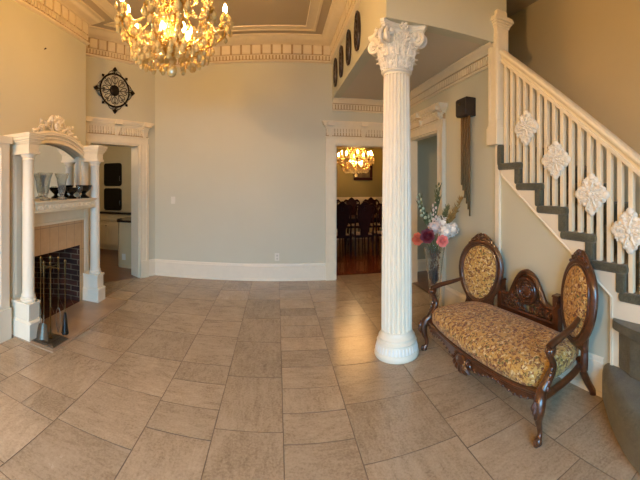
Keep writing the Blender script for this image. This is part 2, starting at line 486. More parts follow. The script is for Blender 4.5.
# ---- mouldings
def sweep(mb, prof, path, closed_prof=False):
    """profile (d, z) swept along a floor-plan path; d grows to the right of travel"""
    pts = [Vector((p[0], p[1])) for p in path]; n = len(pts); mit = []
    for i in range(n):
        ns = []
        if i > 0: t = (pts[i]-pts[i-1]).normalized(); ns.append(Vector((t.y, -t.x)))
        if i < n-1: t = (pts[i+1]-pts[i]).normalized(); ns.append(Vector((t.y, -t.x)))
        mit.append(ns[0] if len(ns) == 1 else (ns[0]+ns[1])/(1+ns[0].dot(ns[1])))
    k = len(prof)
    vs = [(pts[i].x+mit[i].x*d, pts[i].y+mit[i].y*d, z) for i in range(n) for d, z in prof]
    fs = [(i*k+j, i*k+j+1, (i+1)*k+j+1, (i+1)*k+j) for i in range(n-1) for j in range(k-1)]
    mb.add(vs, fs)
main_path = [(XL,YW),(XL,4.01),(PA.x,PA.y),(P1.x,P1.y),(XF,YB),(XF,YF),(2.04,YF)]
prof_main = [(0,3.425),(.025,3.425),(.042,3.438),(.042,3.452),(.03,3.458),(.022,3.462),(.022,3.70),(.05,3.70),(.05,3.708),(.062,3.712),(.075,3.716),(.11,3.732),(.145,3.752),(.168,3.775),(.185,3.778),(.19,3.782),(.19,3.80)]
def runs(mb, path, fn):
    for a, b in zip(path[:-1], path[1:]):
        a = Vector((a[0],a[1],0)); b = Vector((b[0],b[1],0)); t = (b-a); L = t.length; t.normalize()
        fn(mb, Matrix(((t.x, t.y, 0, a.x),(t.y, -t.x, 0, a.y),(0,0,1,0),(0,0,0,1))), L)
def frieze_main(mb, M, L):
    k = max(1, round(L/.052)); w = L/k
    for i in range(k): mb.box((i*w+.2*w, .015, 3.472), ((i+1)*w-.2*w, .044, 3.525), M)
    mb.box((0,.015,3.533),(L,.034,3.541),M)
    k = max(1, round(L/.157)); w = L/k
    for i in range(k):
        a, b = i*w+.016, (i+1)*w-.016
        mb.box((a,.015,3.553), (b,.044,3.69), M)
        for q in (.34, .66): mb.box((a+(b-a)*q-.003,.035,3.565), (a+(b-a)*q+.003,.046,3.685), M)
mb = MB(); sweep(mb, prof_main[:6], main_path); sweep(mb, prof_main[6:], main_path); mb.cur = 1; sweep(mb, prof_main[5:7], main_path); mb.cur = 0; runs(mb, main_path, frieze_main); structure(mb, 'trim_1', [W['ivory'], W['frieze_ground']])
# flat band with a raised edge on the ceiling inside the cornice
mb = MB(); sweep(mb, [(.30,3.80),(.30,3.788),(.318,3.782),(.335,3.788),(.335,3.796),(.44,3.796),(.44,3.785),(.455,3.785),(.46,3.80)], main_path); structure(mb, 'trim_2', W['ivory'])
# cornice under the lower ceiling
low_path = [(XF,YB),(XR,YB),(XR,YF)]
prof_low = [(0,2.675),(.02,2.675),(.03,2.685),(.03,2.695),(.016,2.70),(.016,2.80),(.035,2.80),(.04,2.81),(.06,2.825),(.085,2.845),(.095,2.85),(.10,2.855),(.10,2.87)]
def frieze_low(mb, M, L):
    k = max(1, round(L/.046)); w = L/k
    for i in range(k): mb.box((i*w+.2*w, .01, 2.708), ((i+1)*w-.2*w, .034, 2.775), M)
    mb.box((0,.01,2.78),(L,.026,2.787),M)
mb = MB(); sweep(mb, prof_low[:5], low_path); sweep(mb, prof_low[5:], low_path); mb.cur = 1; sweep(mb, prof_low[4:6], low_path); mb.cur = 0; runs(mb, low_path, frieze_low); structure(mb, 'trim_3', [W['ivory'], W['frieze_ground']])
# baseboards
def base_prof(h): return [(0,h),(.012,h),(.018,h-.012),(.018,h-.03),(.026,h-.036),(.026,.03),(.034,.026),(.036,0)]
mb = MB(); sweep(mb, base_prof(.265), [(P1.x+DA.x*.14,P1.y+DA.y*.14),(P1.x,P1.y),(.765,YB)]); structure(mb, 'baseboard_back', W['white'])
mb = MB(); sweep(mb, base_prof(.27), [(XR,3.73),(XR,1.42)]); structure(mb, 'baseboard_right', W['white'])

# ---- door surrounds with a classical head
def surround(name, M, s0, s1, h, cw=.15, th=.2, top=2.50, jamb=True):
    mb = MB()
    for a, sgn in ((s0, -1), (s1, 1)):
        e = a+sgn*cw
        x0, x1 = min(a, e), max(a, e)
        mb.box((x0,-.001,.27), (x1,.035,h+.02), M)
        mb.box((min(e+sgn*.004,e-sgn*.035),0,.27), (max(e+sgn*.004,e-sgn*.035),.052,h+.016), M)
        mb.box((min(a+sgn*.003,a+sgn*.02),0,.27), (max(a+sgn*.003,a+sgn*.02),.044,h+.013), M)
        mb.box((x0+.055,0,.30), (x1-.055,.041,h-.02), M)
        mb.box((x0-.006,-.001,0), (x1+.006,.060,.255), M); mb.box((x0-.002,-.0005,.25), (x1+.002,.056,.275), M)
        if jamb: mb.box((min(a,a-sgn*.022),-th-.01,0), (max(a,a-sgn*.022),.012,h), M)
    if jamb: mb.box((s0,-th-.01,h-.022), (s1,.012,h), M)
    a, b = s0-cw, s1+cw
    mb.box((a,-.001,h), (b,.04,h+.10), M); mb.box((a-.006,-.001,h+.10), (b+.006,.056,h+.118), M)
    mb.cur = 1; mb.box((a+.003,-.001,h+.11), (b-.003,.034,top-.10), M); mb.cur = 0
    z0, z1 = h+.122, top-.105
    k = max(4, round((b-a)/.046)); w = (b-a)/k
    for i in range(k):
        mb.box((a+i*w+.2*w,.02,z0+.012), (a+(i+1)*w-.2*w,.054,z0+.055), M)
        mb.box((a+i*w+.12*w,.02,z0+.064), (a+(i+1)*w-.12*w,.044,z1), M)
    mb.box((a,.02,z0+.056), (b,.048,z0+.062), M)
    for zz, zh, d, o in ((top-.107,.022,.052,.006),(top-.086,.022,.070,.02),(top-.065,.026,.094,.04),(top-.040,.018,.116,.056),(top-.022,.022,.124,.064)):
        mb.box((a-o,-.001,zz), (b+o,d,zz+zh), M)
    c = (a+b)/2
    for x in (a+.07, c, b-.07):                           # brackets breaking forward under the crown
        mb.add([(x-.024,0,z0),(x+.024,0,z0),(x+.024,.058,z0),(x-.024,.058,z0),(x-.045,0,z1),(x+.045,0,z1),(x+.045,.10,z1),(x-.045,.10,z1)],
               [(0,3,2,1),(4,5,6,7),(0,1,5,4),(1,2,6,5),(2,3,7,6),(3,0,4,7)], M)
        mb.box((x-.055,0,top-.075), (x+.055,.136,top+.001), M)
    return structure(mb, name, [W['ivory'], W['frieze_ground']])
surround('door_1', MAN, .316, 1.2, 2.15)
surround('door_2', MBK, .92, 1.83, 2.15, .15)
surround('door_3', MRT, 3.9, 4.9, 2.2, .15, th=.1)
# casing strip left of the mantelpiece
mb = MB(); mb.box((XL,2.235,0), (XL+.145,2.41,.30)); mb.box((XL,2.245,.30), (XL+.13,2.40,1.90)); mb.box((XL,2.27,.34), (XL+.142,2.375,1.86))
mb.box((XL,2.225,1.90), (XL+.15,2.42,1.97)); mb.box((XL,2.12,0), (XL+.07,2.245,1.93)); structure(mb, 'trim_4', W['white'])
# corner strip below the newel
mb = MB(); mb.box((XR-.03,2.62,0), (XR+.01,2.68,1.90)); mb.box((XR-.042,2.61,0), (XR+.01,2.69,.27)); structure(mb, 'trim_5', W['white'])

# ---- rooms beyond the openings
mb = MB(); mb.add([(-1.2,5.605,-.002),(3.4,5.605,-.002),(3.4,9.6,-.002),(-1.2,9.6,-.002)], [(0,1,2,3)]); structure(mb, 'floor_dining', W['redwood'], smooth=0)
mb = MB(); mb.box((-1.3,9.3,1.12),(3.4,9.4,3.4)); mb.box((-1.3,5.6,1.12),(-1.2,9.3,3.4)); mb.box((3.3,5.6,1.12),(3.4,9.3,3.4))
mb.cur = 1; mb.box((-1.3,9.3,0),(3.4,9.4,1.12)); mb.box((-1.3,5.6,0),(-1.2,9.3,1.12)); mb.box((3.3,5.6,0),(3.4,9.3,1.12)); structure(mb, 'wall_dining', [W['olive'], W['cream']])
mb = MB(); mb.box((-1.2,9.26,1.085),(3.3,9.3,1.15)); mb.box((-1.2,9.275,1.15),(3.3,9.3,1.165)); mb.box((-1.2,9.28,0),(3.3,9.3,.2)); structure(mb, 'trim_6', W['cream'])
mb = MB(); mb.box((-1.3,5.6,3.4),(3.4,9.4,3.5)); structure(mb, 'ceiling_dining', W['ceil'])
# kitchen beyond the angled wall
kp = P1 - NA*.03
mb = MB()
q = [P1-NA*.015+DA*1.72, P1-NA*.015-DA*.1]
mb.add([(q[0].x,q[0].y,.003),(q[1].x,q[1].y,.003),(-1.5,7.6,.003),(-6,7.6,.003),(-6,4.02,.003)], [(0,1,2,3,4)]); structure(mb, 'floor_kitchen', W['brownwood'], smooth=0)
mb = MB(); mb.box((-6.1,7.6,0),(-1.4,7.7,2.8)); mb.box((-6.1,3.9,0),(-6,7.6,2.8)); mb.box((-1.55,5.6,0),(-1.45,7.6,2.8)); mb.box((-6,3.85,0),(-3.05,3.93,2.8)); structure(mb, 'wall_kitchen', W['cream'])
mb = MB(); mb.box((-6.1,3.9,2.8),(-3.2,7.7,2.9)); mb.box((-3.2,5.62,2.8),(-1.4,7.7,2.9)); mb.box((-3.2,3.9,2.8),(-2.9,5.62,2.9)); structure(mb, 'ceiling_kitchen', W['ceil'])
# side room beyond the right wall
mb = MB(); mb.add([(2.05,3.86,.002),(4.9,3.86,.002),(4.9,5.6,.002),(2.05,5.6,.002)], [(0,1,2,3)]); structure(mb, 'floor_side', W['brownwood'], smooth=0)
mb = MB(); mb.box((2.1,5.5,0),(4.9,5.6,2.8)); mb.box((4.8,3.85,0),(4.9,5.5,2.8)); mb.box((2.95,3.75,0),(4.9,3.85,2.8)); structure(mb, 'wall_side', W['bluegrey'])
mb = MB(); mb.box((2.1,3.85,2.8),(4.9,5.6,2.9)); structure(mb, 'ceiling_side', W['ceil'])
mb = MB(); sweep(mb, base_prof(.2), [(2.1,5.5),(4.8,5.5)]); structure(mb, 'baseboard_side', W['white'])
# ------------------------------------------------------------------ fluted column
CX, CY = 1.046, 2.885
col = thing('column', 'white fluted column with a leafy carved capital beside the settee', 'column', (CX, CY, 0))
mb = MB()
mb.lathe([(.192,0),(.198,.012),(.198,.03),(.193,.045),(.186,.05),(.186,.056),(.183,.075),(.176,.105),(.171,.118),(.176,.122),(.178,.132),(.172,.142),(.160,.148),(.158,.156),(.162,.162),(.163,.172),(.156,.182),(.146,.19),(.142,.205),(.137,.215)], 64)
base = mb.build('base', W['white'], col)
mb = MB()
for k in range(36):
    a = 2*pi*k/36
    M = Matrix.Translation((0,0,0)) @ Matrix.Rotation(a, 4, 'Z')
    mb.grid(lambda u, v: (.187-.013*u+.006*sin(pi*v), (v-.5)*.026*(1-.5*u*u), .058+.052*u), 3, 4, M)
mb.build('leaf_band', W['plaster'], base)
mb = MB(); NF = 22
def flute(a, z):
    if z < .225 or z > 2.462: return 1
    t = (a/(2*pi)*NF) % 1
    if t < .2: return 1.0
    q = (t-.2)/.8
    return 1-.125*sin(pi*q)**.8
prof = [(.137,.21),(.137,.224)] + [(.137-.0003-.0205*(i/14)**1.4, .226+(2.46-.226)*i/14) for i in range(15)] + [(.116,2.464),(.116,2.488)]
mb.lathe(prof, NF*10, rad=flute)
mb.build('shaft', W['white'], col, smooth=50)
cap = MB()
cap.lathe([(.1185,2.478),(.130,2.482),(.137,2.492),(.130,2.502),(.122,2.506),(.120,2.515),(.124,2.60),(.136,2.66),(.152,2.72),(.168,2.79),(.178,2.80),(.178,2.806),(.10,2.81)], 40)
def acanthus(mb, ang, r0, z0, h, w, out):
    M = Matrix.Rotation(ang, 4, 'Z')
    def fn(u, v):
        s = v*2-1
        # rises along the bell and curls over at the tip
        rr = r0 + .012 + .02*u*u + (out*max(0,(u-.55)/.45)**1.6)
        zz = z0 + h*(u if u < .78 else .78+.22*sin((u-.78)/.22*pi*.5)*.55 - .35*((u-.78)/.22)**2*.22)
        ww = w*(.62+.45*sin(pi*min(1,u*.9)))*(1-.55*max(0,u-.6)/.4)*(1+.32*sin(u*20)*abs(s)**2)
        rr += -.012*abs(s)**1.3 + .007*cos(s*9) + .006*sin(u*19)*abs(s)
        return (rr, s*ww, zz)
    mb.grid(fn, 12, 10, M, thick=.006)
for k in range(10): acanthus(cap, 2*pi*k/10, .120, 2.506, .115, .043, .038)
for k in range(10): acanthus(cap, 2*pi*(k+.5)/10, .121, 2.53, .185, .045, .044)
for k in range(20): acanthus(cap, 2*pi*(k+.25)/20, .136, 2.60, .14, .026, .03)
for k in range(4):          # broad corner volutes under the abacus horns
    a = pi/4+k*pi/2
    M = Matrix.Rotation(a, 4, 'Z')
    for sgn in (-1, 1):
        pts = [(.135,.036*sgn,2.60),(.150,.036*sgn,2.68),(.172,.032*sgn,2.755),(.205,.026*sgn,2.80)]
        sp = [(.214+.058*(1-i/26*.88)*cos(pi/2-i*.42), (.026+.012*i/26)*sgn, 2.748+.058*(1-i/26*.88)*sin(pi/2-i*.42)) for i in range(26)]
        path = smoothpath(pts, 5)+sp
        n = len(path)
        cap.tube(path, [.021-.009*i/n for i in range(n)], 8, M=M)
    cap.ball((.212,0,2.748), (.036,.034,.038), 12, 8, M)
    for dz in (2.63,2.66): acanthus(cap, a, .150, dz-.03, .12, .045, .05)
for k in range(4):          # inner helices, leaf sprays and the rosette of every face
    M = Matrix.Rotation(k*pi/2, 4, 'Z')
    for sgn in (-1, 1):
        sp = [(.160+.001*i, sgn*(.044+.034*(1-i/18)*cos(pi*.6+i*.42)), 2.755+.034*(1-i/18)*sin(pi*.6+i*.42)) for i in range(18)]
        cap.tube([(.14,sgn*.05,2.62),(.150,sgn*.066,2.70)]+sp, .011, 8, M=M)
        acanthus(cap, k*pi/2+sgn*.42, .150, 2.69, .11, .034, .018)
        acanthus(cap, k*pi/2+sgn*.16, .150, 2.68, .12, .028, .02)
        cap.ball((.172,sgn*.11,2.785), (.02,.03,.03), 10, 8, M)
    cap.ball((.182,0,2.835), (.022,.036,.028), 10, 8, M)
    for j in range(6):
        cap.ball((.193,.030*cos(j*pi/3),2.835+.024*sin(j*pi/3)), .013, 8, 6, M)
# concave-sided abacus with cut horns
def abacus(h):
    P = []
    for k in range(4):
        M = Matrix.Rotation(k*pi/2, 3, 'Z')
        for i in range(13):
            t = -1+2*i/12
            P.append(tuple((M @ Vector((.208-.055*(1-t*t), t*.182, 0)))[:2]))
    c = 1+h
    return [(x*c, y*c) for x, y in P]
cap.prism(abacus(-.06), 2.808, 2.826); cap.prism(abacus(-.02), 2.826, 2.842); cap.prism(abacus(.02), 2.842, 2.869)
cap.build('capital', W['plaster'], col, smooth=55)

# ------------------------------------------------------------------ mantelpiece (front faces +X, along Y)
man = thing('mantelpiece', 'white columned mantelpiece with arched mirror around the brick fireplace', 'fireplace', (-2.36, 3.23, 0))
YL, YR_ = 2.55, 3.85
YC = (YL+YR_)/2       # centres of the two columns
def B(name, m, fn, bevel=.004, **k):
    mb = MB(); fn(mb); return mb.build(name, m, man, world=True, bevel=bevel, **k)
XM = -2.38
for yc in (YL, YR_):
    def pl(mb):
        mb.box((XL,yc-.095,0),(-2.15,yc+.095,.17)); mb.taper((-2.305,yc),.168,.092,.17,.155,.08,.19)
        mb.box((XL,yc-.08,.19),(-2.17,yc+.08,.335)); mb.box((XL,yc-.09,.335),(-2.16,yc+.09,.36))
    B('plinth', W['white'], pl)
    mb = MB()
    mb.lathe([(.075,.36),(.082,.37),(.082,.385),(.07,.395),(.068,.40),(.073,.408),(.07,.42),(.063,.43),(.062,.5),(.0615,.9),(.058,1.4),(.055,1.735),(.058,1.74),(.063,1.748),(.058,1.756),(.055,1.762),(.058,1.768),(.07,1.782),(.074,1.79),(.074,1.80)], 36, Matrix.Translation((-2.25,yc,0)))
    mb.build('column', W['white'], man, world=True)
    B('pilaster', W['white'], lambda mb: (mb.box((XL,yc-.065,.36),(-2.385,yc+.065,1.80)), mb.box((XL,yc-.04,.40),(-2.378,yc+.04,1.74))))
    def ent(mb):
        mb.box((XL,yc-.085,1.80),(-2.165,yc+.085,1.83)); mb.box((XL,yc-.075,1.83),(-2.175,yc+.075,1.90))
        for zz, zh, o in ((1.90,.018,.008),(1.918,.022,.02),(1.94,.028,.034),(1.968,.02,.045),(1.988,.012,.05)):
            mb.box((XL,yc-.075-o,zz),(-2.175+o,yc+.075+o,zz+zh))
    B('entablature', W['ivory'], ent, .003)
y0, y1 = YL+.065, YR_-.065
# shelf with a carved front
def shelf(mb):
    mb.box((XL,YL+.045,1.315),(-2.195,YR_-.045,1.335)); mb.box((XL,YL+.055,1.225),(-2.215,YR_-.055,1.315)); mb.box((XL,YL+.05,1.215),(-2.208,YR_-.05,1.228))
sh = B('shelf', W['ivory'], shelf, .003)
mb = MB(); n = 26
for i in range(n):
    y = YL+.09+(YR_-YL-.18)*i/(n-1)
    mb.ball((-2.214,y,1.27+.008*(-1)**i), (.008,.016,.022), 8, 6)
    mb.tube([(-2.213,y-.022,1.27+.02*(-1)**i),(-2.209,y,1.27-.02*(-1)**i),(-2.213,y+.022,1.27+.02*(-1)**i)], .006, 6)
mb.box((-2.218,YL+.06,1.298),(-2.206,YR_-.06,1.304)); mb.box((-2.218,YL+.06,1.234),(-2.206,YR_-.06,1.24))
mb.build('carved_band', W['ivory'], sh, world=True)
B('frieze_board', W['ivory'], lambda mb: (mb.box((XL,y0,1.06),(XM,y1,1.22)), mb.box((XL,y0,1.055),(XM+.02,y1,1.085))))
def tiles(mb):
    mb.box((XL,y0,.735),(XM,y1,1.06)); mb.box((XL,y0,0),(XM,2.78,.735)); mb.box((XL,3.69,0),(XM,y1,.735))
B('tile_surround', W['surround'], tiles, 0)
def fb(mb):
    X0 = XL-.48
    # the firebox: inner faces as thick brick leaves, tapering to the back
    mb.prism([(XM-.004,2.70),(XL-.09,2.70),(X0,2.90),(X0,2.99),(XL-.1,2.785),(XM-.004,2.785)], .002, .80)
    mb.prism([(XM-.004,3.76),(XL-.09,3.76),(X0,3.56),(X0,3.47),(XL-.1,3.685),(XM-.004,3.685)], .002, .80)
    mb.box((X0-.08,2.88,.002),(X0,3.58,.80)); mb.box((X0-.06,2.70,.735),(XM-.004,3.76,.80)); mb.box((X0,2.75,.0),(XM,3.72,.014))
B('firebox', W['brick'], fb, 0)
# overmantel mirror with a basket-arched frame
def arch_z(y):
    t = (y-YC)/.59
    return 1.84+.14*max(0, 1-abs(t)**2.2)
N = 40
ys = [y0+(y1-y0)*i/N for i in range(N+1)]
def mir(mb):
    mb.prism([(y0,1.335)]+[(y1,1.335)]+[(y, arch_z(y)+.01) for y in ys[::-1]], XL+.01, XL+.04, 'x')
B('mirror', W['mirror'], mir, 0, smooth=0)
def archf(mb):
    mb.prism([(y, arch_z(y)) for y in ys]+[(y, arch_z(y)+.115) for y in ys[::-1]], XL, XL+.11, 'x')
    for dz, r, x in ((.004,.012,XL+.115),(.05,.009,XL+.115),(.115,.022,XL+.12),(.092,.012,XL+.125)):
        mb.tube([(x, y, arch_z(y)+dz) for y in ys], r, 8)
    for yy in (y0, y1): mb.box((XL,min(yy,yy+(.04 if yy == y0 else -.04)),1.335),(XL+.07,max(yy,yy+(.04 if yy == y0 else -.04)),1.86))
B('arched_frame', W['ivory'], archf, 0)
# crest of scrolling leaves over the arch
mb = MB(); xc = XL+.10
def leafy(mb, p, d, L, w, x):
    d = Vector((0,)+tuple(d)).normalized(); s = Vector((0,-d.z,d.y)); p = Vector((x,)+tuple(p))
    mb.grid(lambda u, v: tuple(p+d*(L*u)+s*((v-.5)*2*w*sin(pi*min(1,.12+u*.88))*(1+.25*sin(u*16)))+Vector((.022*sin(pi*u)-.012*abs(v*2-1)+.02*u*u,0,0))), 10, 6, thick=.008)
zc = arch_z(YC)+.12
for sgn in (-1, 1):
    for (yy, zz, r0, t0, trn) in ((.10,.09,.055,.2,1.3),(.22,.035,.05,.2,1.25),(.33,.0,.035,.2,1.1)):
        sp = spiral((xc,YC+sgn*yy*1.18,zc-.01+zz-.02*(yy/.33)), r0, .008, pi*t0, trn, 26, (0,sgn,0), (0,0,1))
        mb.tube(sp, [.015-.009*i/26 for i in range(27)], 8)
    spath4(mb, [(xc,YC+sgn*.03,zc+.19,.012),(xc+.01,YC+sgn*.11,zc+.17,.017),(xc,YC+sgn*.17,zc+.08,.014),(xc,YC+sgn*.27,zc+.05,.016),(xc,YC+sgn*.37,zc-.02,.012),(xc-.01,YC+sgn*.45,zc-.075,.006)], 8)
    for (yy, zz, dy, dz, L) in ((.07,.10,.5,1,.10),(.14,.06,1,.7,.10),(.2,.02,1,.25,.10),(.28,.0,1,-.1,.10),(.36,-.04,1,-.5,.09),(.05,.02,.8,.3,.1),(.24,.08,.6,1,.06)):
        leafy(mb, (YC+sgn*yy*1.18, zc+zz-.01), (sgn*dy, dz), L, .026, xc+.008)
mb.ball((xc+.012,YC,zc+.075), (.03,.05,.06), 14, 10)
for k in range(7):
    a = R(20+k*23.3); leafy(mb, (YC+.03*cos(a), zc+.10+.02*sin(a)), (cos(a), sin(a)), .09, .02, xc+.012)
for k in range(9): mb.ball((xc+.035,YC+.038*cos(k*pi/4.5),zc+.075+.046*sin(k*pi/4.5)), .011, 8, 6)
mb.build('carved_crest', W['ivory'], man, world=True, smooth=60)
# hearth
mb = MB(); mb.box((XM+.001,2.47,.0),(-1.885,4.0,.016)); mb.box((-1.885,2.44,-.002),(-1.86,4.0,.012)); mb.box((XL+.1,2.44,-.002),(-1.885,2.47,.012))
mb.cur = 0; h = structure(mb, 'trim_7', W['tilehearth'] if 'tilehearth' in W else plain('hearth_stone', S(168,142,114), .3, var=.1, scale=5))

# ------------------------------------------------------------------ fireplace tools
TX, TY = -2.012, 2.60
st = thing('fireplace_tool_stand', 'slender metal fireplace tool stand on a square base at the hearth', 'fireplace tools', (TX, TY, .017))
mb = MB(); mb.box((-.125,-.125,0),(.125,.125,.010)); mb.box((-.11,-.11,.010),(.11,.11,.016))
for k in range(5): mb.box((-.09+.04*k,-.09,.015),(-.075+.04*k,.09,.021))
mb.build('base', W['steel'], st, bevel=.003)
mb = MB(); mb.lathe([(.02,.02),(.024,.03),(.012,.05),(.008,.08),(.008,.3),(.011,.31),(.008,.32),(.008,.72),(.013,.735),(.007,.75),(.016,.775),(.018,.79),(.012,.805),(0,.815)], 14)
mb.build('pole', W['brass'], st)
mb = MB(); mb.tube([(-.09,0,.70),(.09,0,.70)], .006, 8); mb.tube([(0,-.09,.70),(0,.09,.70)], .006, 8)
for dx, dy in ((-.09,0),(.09,0),(0,-.09),(0,.09)):
    mb.tube([(dx,dy,.70),(dx*1.15,dy*1.15,.69),(dx*1.25,dy*1.25,.705),(dx*1.2,dy*1.2,.72)], .004, 6)
mb.build('hook_rack', W['brass'], st)
def tool_handle(mb, z1):
    mb.lathe([(.0045,.25),(.0045,.62),(.009,.63),(.006,.64),(.008,.66),(.011,.70),(.008,.735),(.012,.745),(.013,.757),(.006,.77),(0,.775)], 12)
t = thing('fireplace_shovel', 'ash shovel with a broad pan hanging from the tool stand', 'shovel', (TX+.02, TY-.125, .03), R(20))
mb = MB(); tool_handle(mb, 0); mb.build('handle', W['brass'], t)
mb = MB(); mb.grid(lambda u, v: ((v-.5)*.115*(1-.35*u*u), -.012-.022*abs(v*2-1)**2-.012*(1-u), .05+.15*u), 8, 10, thick=.003)
mb.tube([(0,-.012,.2),(0,-.004,.24),(0,0,.27)], .006, 8); mb.build('pan', W['steel'], t)
t = thing('fireplace_brush', 'hearth brush with dark bristles hanging beside the ash shovel', 'brush', (TX+.15, TY+.03, .03), R(0))
mb = MB(); tool_handle(mb, 0); mb.build('handle', W['brass'], t)
mb = MB(); mb.lathe([(0,.28),(.012,.275),(.016,.25),(.022,.2),(.030,.12),(.036,.085),(.030,.075),(0,.075)], 22, rad=lambda a, z: 1+.06*sin(a*11)); mb.build('bristles', W['black'], t)
t = thing('fireplace_poker', 'thin poker hanging at the back of the tool stand', 'poker', (TX-.12, TY+.0, .03))
mb = MB(); tool_handle(mb, 0); mb.build('handle', W['brass'], t)
mb = MB(); spath4(mb, [(0,0,.26,.0048),(0,0,.12,.0048),(0,0,.07,.005),(0,0,.04,.004),(0,0,.02,.001)], 8); spath4(mb, [(0,0,.10,.004),(0,.02,.085,.004),(0,.035,.10,.002)], 8); mb.build('tip', W['steel'], t)
t = thing('fireplace_tongs', 'pair of log tongs hanging on the wall side of the stand', 'tongs', (TX, TY+.125, .03))
mb = MB(); tool_handle(mb, 0); mb.build('handle', W['brass'], t)
for s_ in (-1, 1):
    mb = MB(); spath4(mb, [(0,0,.27,.004),(s_*.022,0,.22,.004),(s_*.026,0,.12,.004),(s_*.006,0,.04,.0045),(s_*.012,0,.015,.003)], 8); mb.build('jaw', W['steel'], t)

# ------------------------------------------------------------------ things on the mantel shelf
ZM = 1.3365
def vase_flared(x, y, label, s=1.0):
    t = thing('flared_glass_vase', label, 'vase', (x, y, ZM), 0, 'flared glass vases on the mantel shelf')
    mb = MB(); fl = lambda a, z: 1+.03*cos(a*12)
    mb.lathe([(r*s,z*s) for r, z in ((.05,0),(.052,.008),(.04,.02),(.022,.03),(.020,.045),(.03,.065),(.038,.10),(.042,.15),(.05,.20),(.068,.25),(.074,.262),(.070,.264),(.064,.25),(.046,.20),(.038,.15),(.033,.10),(.024,.072),(0,.066))], 48, rad=fl)
    mb.build('glass_body', W['smoke'], t)
    return t
vase_flared(-2.29, 2.87, 'flared cut-glass vase on the mantel shelf nearest the thick left column', 1.12)
vase_flared(-2.29, 3.17, 'flared cut-glass vase standing alone at the middle of the mantel shelf', 1.12)
t = thing('glass_goblet', 'small clear goblet between the two black bowls on the mantel', 'goblet', (-2.255, 3.49, ZM))
mb = MB(); mb.lathe([(.034,0),(.034,.004),(.008,.012),(.006,.05),(.01,.06),(.03,.085),(.036,.12),(.034,.15),(.032,.15),(.034,.12),(.027,.088),(0,.068)], 32); mb.build('bowl', W['clear'], t)
for x, y, lab, sc in ((-2.33,3.43,'black footed bowl on the mantel shelf behind the goblet',.95),(-2.31,3.67,'wide black footed bowl at the far end of the mantel shelf',1.15)):
    t = thing('footed_bowl', lab, 'bowl', (x, y, ZM), 0, 'black footed bowls on the mantel shelf')
    mb = MB(); mb.lathe([(r*sc,z*sc) for r, z in ((.06,0),(.062,.012),(.05,.02),(.025,.035),(.022,.05),(.045,.07),(.075,.10),(.088,.13),(.09,.14),(.085,.14),(.07,.105),(.04,.08),(0,.07))], 36); b_ = mb.build('bowl', W['black'], t)
    for s_ in (-1, 1):
        mb = MB(); mb.tube([(0,s_*.075*sc,.105*sc),(0,s_*.105*sc,.105*sc),(0,s_*.115*sc,.125*sc),(0,s_*.10*sc,.14*sc),(0,s_*.085*sc,.13*sc)], .006, 8); mb.build('handle', W['black'], t)
t = thing('candlestick', 'dark tall candlestick half hidden behind the left mantel column', 'candlestick', (-2.36, 2.70, ZM))
mb = MB(); mb.lathe([(.04,0),(.042,.012),(.03,.025),(.014,.04),(.012,.09),(.02,.10),(.012,.115),(.011,.19),(.017,.20),(.024,.215),(.024,.22),(0,.222)], 20); mb.build('stem', W['mahogany'], t)
mb = MB(); mb.lathe([(.013,.222),(.012,.33),(.004,.335),(0,.34)], 12); mb.build('candle', plain('red_brown_wax', S(96,34,24), .5), t)

# ------------------------------------------------------------------ wrought iron medallion on the angled wall
pw = P1 + DA*.775
im = thing('wall_medallion', 'round black wrought-iron medallion hung above the left doorway', 'wall decoration', (pw.x, pw.y, 2.965), atan2(DA.y, DA.x)+pi)
# local x runs along the wall, local y points into the wall
mb = MB(); yo = -.022
ring = lambda r, n=48: [(r*cos(2*pi*i/n), yo, r*sin(2*pi*i/n)) for i in range(n)]
mb.tube(ring(.25), .011, 8, True); mb.tube(ring(.262), .006, 6, True); mb.build('outer_ring', W['iron'], im)
mb = MB(); mb.lathe([(0,.03),(.03,.028),(.075,.016),(.085,.008),(.085,0),(0,0)], 28, Matrix.Translation((0,-.006,0)) @ Matrix.Rotation(pi/2, 4, 'X'), rad=lambda a, z: 1+.05*cos(a*12)); mb.build('centre_boss', W['iron'], im)
mb = MB()
for k in range(8):
    a = k*pi/4; e1 = Vector((cos(a),0,sin(a))); e2 = Vector((-sin(a),0,cos(a))); o = Vector((0,yo,0))
    mb.tube([o+e1*.07, o+e1*.25], .006, 6)
    for s_ in (-1, 1):
        q = [o+e1*.10+e2*s_*.01, o+e1*.14+e2*s_*.045, o+e1*.185+e2*s_*.055, o+e1*.21+e2*s_*.035, o+e1*.195+e2*s_*.015, o+e1*.175+e2*s_*.022]
        mb.tube(smoothpath([tuple(p) for p in q], 4), .0055, 6)
mb.build('scroll_spokes', W['iron'], im)
